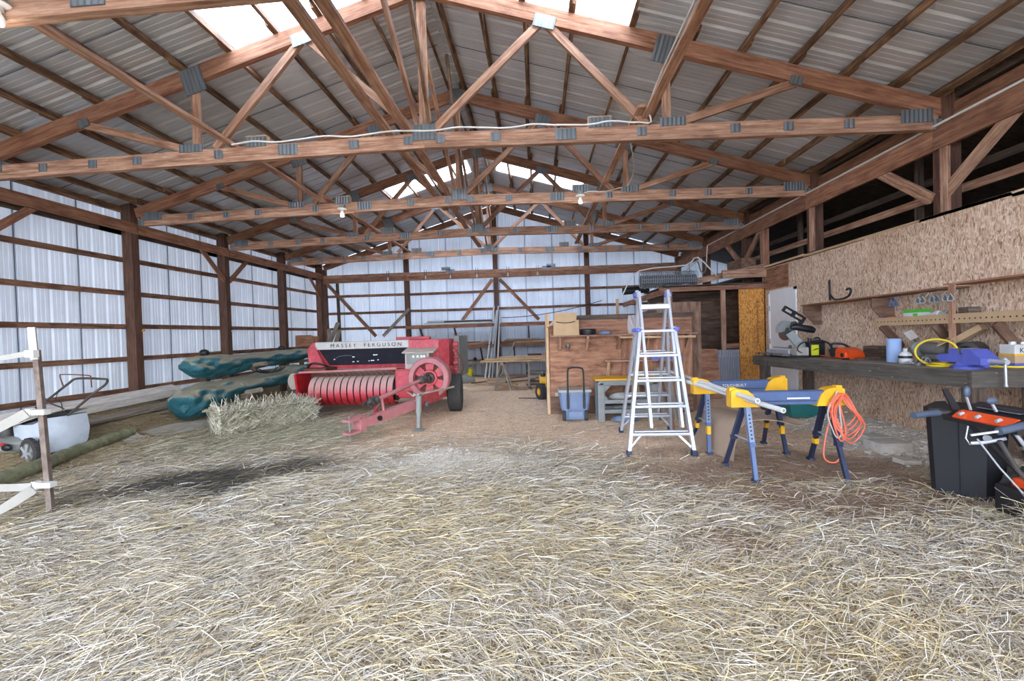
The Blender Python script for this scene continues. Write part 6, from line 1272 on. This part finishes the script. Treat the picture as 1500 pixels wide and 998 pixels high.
goggle('leftmost safety glasses on the shelf edge, with blue frame', 5.66, 'blue', 1.66); goggle('second safety glasses from the left on the shelf edge, pale green frame', 5.28, 'tape', 1.67); goggle('third safety glasses from the left on the shelf edge, dark lens', 5.10, 'greyplastic', 1.67); goggle('rightmost safety glasses on the shelf edge, clear frame', 4.92 + .02, 'tape', 1.67)
gb = thing('bulb_box', 'green and white carton on the perforated shelf', 'box', (4.45, 5.5, 1.40)); B('carton', M['tin'], gb, (4.37, 5.36, 1.446), (4.5, 5.58, 1.51)); B('green_band', M['green'], gb, (4.368, 5.36, 1.51), (4.502, 5.582, 1.55)); B('green_print', M['green'], gb, (4.366, 5.38, 1.47), (4.37, 5.44, 1.50))
for i, (y, mt, lab) in enumerate(((5.26, 'white', 'white bulb lying on the perforated shelf'), (5.16, 'tape', 'second pale bulb lying on the perforated shelf'), (5.08, 'greyplastic', 'grey fitting on the perforated shelf beside the bulbs'))): tag(MB().lathe([(.0, 0), (.02, 0), (.022, .03), (.035, .07), (.03, .1), (.0, .11)], (4.42, y, 1.48), (0, -1, .1), 14).build('bulb', M[mt], None, smooth=True), lab, 'bulb')
for i, (y, mt) in enumerate(((5.92, 'blue_vise'), (5.84, 'rust'), (5.76, 'orange'))): tag(MB().cyl((4.40, y + .1, 1.46), (4.42, y, 1.465), .016, 8).build('tool_handle', M[mt], None, smooth=True), ['blue tool handle at the far end of the perforated shelf', 'rusty tool on the perforated shelf', 'orange tool handle on the perforated shelf before the carton'][i], 'tool')
tag(B('block', M['dark'], None, (4.38, 4.78, 1.455), (4.5, 4.9, 1.54), .01), 'dark block leaning on the perforated shelf right of the post', 'block')
# marker scribble on the orange panel
sc = tag(T('marker_writing', M['dark'], None, [(4.46 + .03 * sin(k * 1.9), 9.297, 1.95 - .016 * k + .018 * cos(k * 2.7)) for k in range(56)], .005, 4), 'dark handwritten marker scrawl down the orange strand board panel', 'writing')

# ---- stones and cinder blocks
for i, (a_, b_, z, mt, lab) in enumerate((((3.62, 4.95), (3.96, 5.20), .13, 'stone', 'largest pale stone slab at the edge of the gravel'), ((3.80, 5.35), (4.05, 5.55), .10, 'stone', 'second pale stone lying behind the largest slab'), ((3.55, 4.55), (3.72, 4.7), .06, 'stone', 'small flat stone nearest the black bin'))):
    m_ = MB(); bm = bmesh.new(); bmesh.ops.create_cube(bm, size=1); bmesh.ops.subdivide_edges(bm, edges=bm.edges[:], cuts=3, use_grid_fill=True); g_ = gz1((a_[0] + b_[0]) / 2, (a_[1] + b_[1]) / 2)
    for v in bm.verts:
        n3 = 1 - .10 * max(0, abs(v.co.x) + abs(v.co.y) + abs(v.co.z) - .9) + .05 * (random.random() - .5); v.co = Vector((a_[0] + (v.co.x * n3 + .5) * (b_[0] - a_[0]), a_[1] + (v.co.y * n3 + .5) * (b_[1] - a_[1]), g_ - .02 + (v.co.z * n3 + .5) * z))
    m_._bm(bm); tag(m_.build('stone_slab', M[mt], None), lab, 'stone')

# ---- black bin and snow blower at the right edge
bb = thing('trash_bin', 'tall black plastic bin behind the snow blower controls', 'bin', (3.42, 3.74, gz1(3.4, 3.7))); m_ = MB(); vs = []; ca, sa = cos(radians(-51)), sin(radians(-51))
for z, k in ((.0, .86), (.02, .87), (.66, .99), (.665, 1.04), (.70, 1.04)):
    for x, y in ((-.23, -.19), (-.19, -.23), (.13, -.23), (.23, -.13), (.23, .23), (.19, .25), (-.19, .25), (-.23, .19)): vs.append((3.44 + (x * ca - y * sa) * k, 3.76 + (x * sa + y * ca) * k, z + gz1(3.4, 3.7) - .005))
m_.add(vs, [(i * 8 + j, i * 8 + (j + 1) % 8, i * 8 + 8 + (j + 1) % 8, i * 8 + 8 + j) for i in range(4) for j in range(8)] + [tuple(range(8)), tuple(range(32, 40))]).build('bin_body', M['black'], bb)
def bp(x, y, k): return (3.44 + (x * ca - y * sa) * k, 3.76 + (x * sa + y * ca) * k)
R('mould_line', M['black_panel'], bb, bp(-.03, -.232, .88) + (.06,), bp(-.03, -.232, .99) + (.64,), .005, .005, (0, 1, 0))
sb = thing('snow_blower', 'orange and black snow blower with grey grips at the right edge', 'snow blower', (3.2, 3.2, 0))
MB().prism([(3.03, .66), (3.03, .70), (3.08, .735), (3.30, .79), (3.36, .77), (3.34, .66)], 3.0, 3.52, 'xz').build('control_panel', M['black'], sb)
MB().prism([(3.022, .70), (3.075, .742), (3.10, .748), (3.10, .735), (3.03, .69)], 3.05, 3.44, 'xz').build('orange_trim', M['orange'], sb)
for y in (3.12, 3.26, 3.38): MB().cyl((3.02, y, .722), (3.05, y, .735), .012, 10).build('trim_bolt', M['alu'], sb, smooth=True)
B('warning_label', M['greyplastic'], sb, (3.16, 3.12, .768), (3.26, 3.40, .772)); R('panel_slot', M['black_panel'], sb, (3.19, 3.10, .782), (3.19, 3.42, .782), .05, .014); B('trim_stripe', M['orange'], sb, (3.29, 3.02, .78), (3.36, 3.12, .797))
def grip(pts, r_=.024, nm='grip'): MB().tube(smooth_path(pts, 3), r_, 12).build(nm, M['grip'], sb, smooth=True)
grip([(2.98, 3.5, .715), (2.88, 3.48, .712), (2.77, 3.46, .705)]); grip([(3.16, 3.0, .735), (3.02, 2.98, .72), (2.88, 2.96, .695)])
R('grip_rod', M['alu'], sb, (2.88, 2.965, .695), (2.75, 3.0, .665), .012, .012); R('grip_rod', M['dsteel'], sb, (2.98, 3.5, .715), (3.1, 3.5, .72), .02, .02); R('grip_rod', M['dsteel'], sb, (3.16, 3.0, .735), (3.3, 3.03, .74), .02, .02)
MB().prism([(3.03, .75), (3.085, .75), (3.0, .905), (2.965, .90)], 3.44, 3.455, 'xz').build('shift_paddle', M['black'], sb)
for b_, t_ in (((3.10, 3.38, .755), (3.08, 3.39, .85)), ((3.14, 3.24, .765), (3.12, 3.25, .82))): R('lever_rod', M['alu'], sb, b_, t_, .012, .012, (0, 1, 0))
MB().ico((3.085, 3.39, .885), .038, 2, (.62, .5, 1.15)).build('lever_knob', M['grip'], sb, smooth=True); MB().ico((3.12, 3.25, .84), .036, 2, (1.05, .5, .75)).build('lever_knob', M['grip'], sb, smooth=True); MB().ico((3.06, 3.5, .815), .038, 2, (.55, .5, 1.1)).build('lever_knob', M['tape'], sb, smooth=True)
MB().prism([(3.24, .72), (3.30, .73), (3.20, .90), (3.165, .905)], 2.985, 3.0, 'xz').build('shift_paddle', M['black'], sb); MB().prism([(3.22, .62), (3.36, .62), (3.40, .78), (3.30, .77)], 2.94, 2.98, 'xz').build('side_paddle', M['navy'], sb); MB().cyl((3.27, 2.93, .675), (3.27, 2.94, .675), .02, 12).build('paddle_bolt', M['alu'], sb)
MB().ico((3.29, 3.02, .865), .045, 2, (1.3, .8, .7)).build('orange_knob', M['orange'], sb, smooth=True); R('knob_stem', M['black'], sb, (3.29, 3.03, .76), (3.29, 3.02, .85), .015, .015, (0, 1, 0))
for pts, r_, mt in (([(3.07, 3.05, .655), (3.21, 3.03, .44), (3.38, 3.0, .20)], .011, 'alu'), ([(2.90, 3.12, .61), (3.02, 3.10, .42), (3.14, 3.08, .26)], .0055, 'alu'), ([(3.14, 3.08, .26), (3.28, 3.06, .09)], .011, 'steel'), ([(3.02, 3.1, .60), (3.12, 3.1, .42), (3.3, 3.12, .2)], .014, 'dsteel'), ([(2.99, 3.28, .66), (2.955, 3.26, .58), (2.97, 3.25, .54), (3.05, 3.24, .545)], .005, 'alu'), ([(2.97, 3.24, .55), (3.03, 3.2, .565), (3.12, 3.16, .60)], .012, 'alu'), ([(3.1, 3.05, .56), (3.2, 3.05, .555), (3.5, 3.05, .48)], .013, 'dsteel'), ([(3.1, 3.4, .66), (3.3, 3.35, .40), (3.42, 3.3, .25)], .016, 'black'), ([(3.1, 3.1, .66), (3.28, 3.12, .40), (3.42, 3.14, .25)], .016, 'black')):
    T('control_rod', M[mt], sb, pts, r_, 8)
MB().lathe([(.0, -.008), (.022, -.008), (.022, .008), (0, .008)], (3.05, 3.21, .59), (1, .3, 0), 14).build('rod_bolt', M['alu'], sb)
def yzarc(cy_, cz_, r_, a0, a1, n_=10): return [(cy_ + r_ * cos(radians(a0 + (a1 - a0) * i / n_)), cz_ + r_ * sin(radians(a0 + (a1 - a0) * i / n_))) for i in range(n_ + 1)]
MB().prism([(3.20, .02), (3.34, .0), (3.9, .0), (3.9, .30), (3.40, .34), (3.24, .22)], 2.72, 3.02, 'xz').build('side_housing', M['black'], sb); B('chassis', M['orange'], sb, (3.28, 2.98, .07), (3.9, 3.3, .30), .03); B('chassis_block', M['black'], sb, (3.22, 3.05, .04), (3.3, 3.35, .24), .02); MB().ico((3.25, 3.02, .15), .05, 2, (1, 1, 1), .15).build('gear_knuckle', M['dsteel'], sb)
MB().cyl((3.26, 2.715, .12), (3.33, 2.715, .12), .012, 8).build('housing_bolt', M['alu'], sb); MB().lathe([(.15, 0), (.16, .35), (.14, .36), (.0, .36)], (3.62, 3.2, .3), n=20).build('engine', M['black'], sb, smooth=True)
wheel(sb, 'wheel', (3.5, 3.40, .16), .16, .1, M['tyre'], M['dsteel'], (0, 1, 0), .5, 20)
n_ = 350; px_ = np.array([3.17, 2.98, .10]) + RS.randn(n_, 3) * [.05, .06, .06]; strands('caught_straw', px_, .08 + .12 * RS.rand(n_), .002 + .002 * RS.rand(n_), RS.rand(n_) * 6.3, RS.randn(n_) * .6, straw_cols(px_[:, 0], px_[:, 1]), sb, .5)
